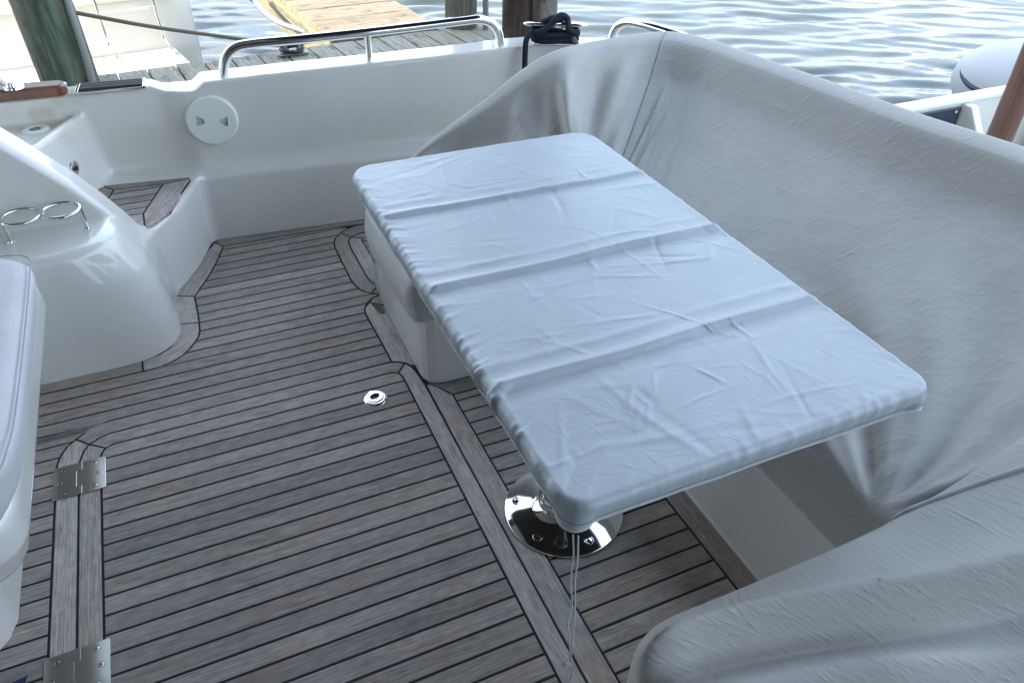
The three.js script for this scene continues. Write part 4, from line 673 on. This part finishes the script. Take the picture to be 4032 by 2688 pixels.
      if (k < M && j < lens.length - 1) { const a = j * (M + 1) + k, b = a + 1, c = a + M + 1, d = c + 1; id.push(a, b, d, a, d, c); }
    }
  });
  const g = new THREE.BufferGeometry(); g.setAttribute('position', new THREE.Float32BufferAttribute(pos, 3)); g.setAttribute('uv', new THREE.Float32BufferAttribute(uvs, 2)); g.setIndex(id); g.computeVertexNormals();
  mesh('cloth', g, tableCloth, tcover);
  const ringTube = (j, out, r, mat, name) => { const q = []; for (let k = 0; k < M; k += 2) { const a = (j * (M + 1) + k) * 3; q.push(V(pos[a] + nrmE[k][0] * out, pos[a + 1], pos[a + 2] + nrmE[k][1] * out)); } mesh(name, tube(q, r, q.length * 2, 6, true), mat, tcover); };
  ringTube(lens.length - 1, 0.0, 0.0022, pipingCloth, 'hem');
  ringTube(lens.length - 8, 0.0004, 0.0009, stitch, 'hem_stitching');
  // draw cord hanging from the near corner
  const c1 = [[0.372, 0.645, -0.588], [0.3745, 0.60, -0.585], [0.371, 0.55, -0.580], [0.374, 0.50, -0.575], [0.3675, 0.46, -0.57], [0.371, 0.42, -0.566], [0.372, 0.36, -0.56], [0.366, 0.33, -0.556], [0.368, 0.28, -0.552], [0.364, 0.2, -0.545], [0.366, 0.1, -0.54], [0.37, 0.012, -0.53]];
  const c2 = [[0.378, 0.645, -0.584], [0.3785, 0.60, -0.580], [0.3765, 0.55, -0.577], [0.3785, 0.50, -0.573], [0.378, 0.465, -0.569], [0.3755, 0.42, -0.565], [0.3735, 0.36, -0.559], [0.374, 0.33, -0.555], [0.3645, 0.28, -0.551], [0.369, 0.2, -0.544], [0.361, 0.1, -0.54], [0.36, 0.012, -0.525]];
  mesh('draw_cord', tube(c1, 0.0014, 140, 7), pipingCloth, tcover); mesh('draw_cord', tube(c2, 0.0014, 140, 7), pipingCloth, tcover);
  mesh('cord_knot', new THREE.SphereGeometry(0.0042, 12, 8).translate(0.369, 0.36, -0.558), pipingCloth, tcover);
}

// ---------------------------------------------------------------- bench on the left
{
  const b = thing('cockpit_bench', 'white bench with pale woven cushion at the left edge', 'bench');
  const cu = (x, y, z) => { const plan = smax(smax(x + 0.402 + 0.28 * clamp(0.51 - y, 0, 0.2), z + 1.045, 0.30), -(z + 1.985), 0.10); return smax(smax(plan, y - 0.543 + 0.03 * sstep(-0.5, -0.40, x) * 0.3, 0.05), -(y - 0.375), 0.05); };
  const g = surfaceNets(cu, [-1.2, 0.36, -2.0], [-0.37, 0.56, -1.0], 0.011, 0.006);
  { const q = g.attributes.position, t = g.attributes.uv; for (let k = 0; k < q.count; k++) t.setXY(k, (q.getZ(k)) * 4.5, (q.getX(k) + q.getY(k)) * 4.5); }
  const c = mesh('cushion', g, cushionCloth, b);
  mesh('cushion_piping', tube([[-1.0, 0.5415, -1.958], [-0.55, 0.5405, -1.962], [-0.44, 0.537, -1.957], [-0.413, 0.531, -1.94], [-0.408, 0.529, -1.90], [-0.405, 0.527, -1.6], [-0.406, 0.527, -1.35], [-0.411, 0.527, -1.25], [-0.425, 0.527, -1.17], [-0.46, 0.528, -1.11], [-0.52, 0.529, -1.072], [-0.62, 0.529, -1.06], [-1.0, 0.529, -1.055]], 0.0017, 160, 6), std({ color: lin(0.36, 0.37, 0.39), roughness: 0.8 }), c);
  const sh = (x, y, z) => smax(smax(smax(x + 0.452 + 0.35 * Math.max(0, 0.30 - y), z + 1.175 + 0.3 * Math.max(0, 0.30 - y), 0.10), -(z + 2.125), 0.03), Math.max(y - 0.385, 0.215 - y), 0.03);
  mesh('seat_shell', surfaceNets(sh, [-1.2, 0.2, -2.14], [-0.42, 0.4, -1.12], 0.011, 0.006), gelShiny, b);
  const pl = (x, y, z) => smax(smax(x + 0.571 - 0.02 * Math.max(0, 0.04 - y), z + 1.205, 0.12), -(z + 2.13), 0.02);
  mesh('plinth', surfaceNets(pl, [-1.2, 0.0, -2.14], [-0.54, 0.26, -1.18], 0.011, 0.006), gelShiny, b);
}

// ---------------------------------------------------------------- covered slip: the roof on the pilings that shades boat and walkway, an added wall that cuts light, and the boat's own cabin with added overhang (outside the frame)
{
  const roofWood = std({ color: lin(0.062, 0.060, 0.056), roughness: 0.9 });
  const h = thing('slip_roof', 'dark wooden roof of the covered slip above the boat', 'roof');
  mesh('roof_deck', box(16.7, 0.08, 8.85, -5.85, 3.5, 0.525, 0.02), roofWood, h);
  for (let k = 0; k < 9; k++) mesh('rafter', box(0.06, 0.2, 8.7, -13.6 + k * 1.98, 3.36, 0.525, 0.01), roofWood, h);
  for (const z of [-3.8, 4.8]) mesh('edge_beam', box(16.5, 0.26, 0.09, -5.85, 3.2, z, 0.01), roofWood, h);
  mesh('unseen_side_wall', box(15.3, 4.3, 0.06, -6.45, 1.1, 4.9, 0.01), roofWood, h);  // unseen wall, added to cut light from the near side
  const c = thing('cabin', 'white cabin with dark doors and overhang added to block light ahead of the cockpit', 'cabin');
  const trim = std({ color: lin(0.45, 0.42, 0.37), roughness: 0.6 }), tint = phy({ color: lin(0.02, 0.022, 0.025), roughness: 0.06 });
  mesh('aft_wall', box(0.06, 2.1, 0.7, -2.0, 1.05, -2.1, 0.01), gelPlain, c);
  mesh('aft_wall', box(0.06, 2.1, 0.7, -2.0, 1.05, 1.55, 0.01), gelPlain, c);
  mesh('aft_wall', box(0.06, 0.22, 2.95, -2.0, 1.99, -0.275, 0.01), gelPlain, c);
  for (const z of [-1.0, 0.45]) { const d = mesh('added_dark_door', box(0.04, 1.86, 1.44, -2.0, 0.94, z, 0.01), tint, c); mesh('handle', box(0.03, 0.22, 0.02, -1.965, 1.0, z + (z < 0 ? 0.62 : -0.62), 0.006), steel, d); }  // dark doors, added to keep light from bouncing in from ahead
  mesh('unseen_side_wall', box(3.4, 2.1, 0.06, -3.73, 1.05, -2.45, 0.01), gelPlain, c);
  mesh('unseen_side_wall', box(3.4, 2.1, 0.06, -3.73, 1.05, 1.9, 0.01), gelPlain, c);
  mesh('added_overhang_top', box(5.7, 0.08, 4.7, -2.55, 2.15, -0.28, 0.03), trim, c);  // unseen overhang, added to block light from above and ahead
}
renderer.render(scene, camera);
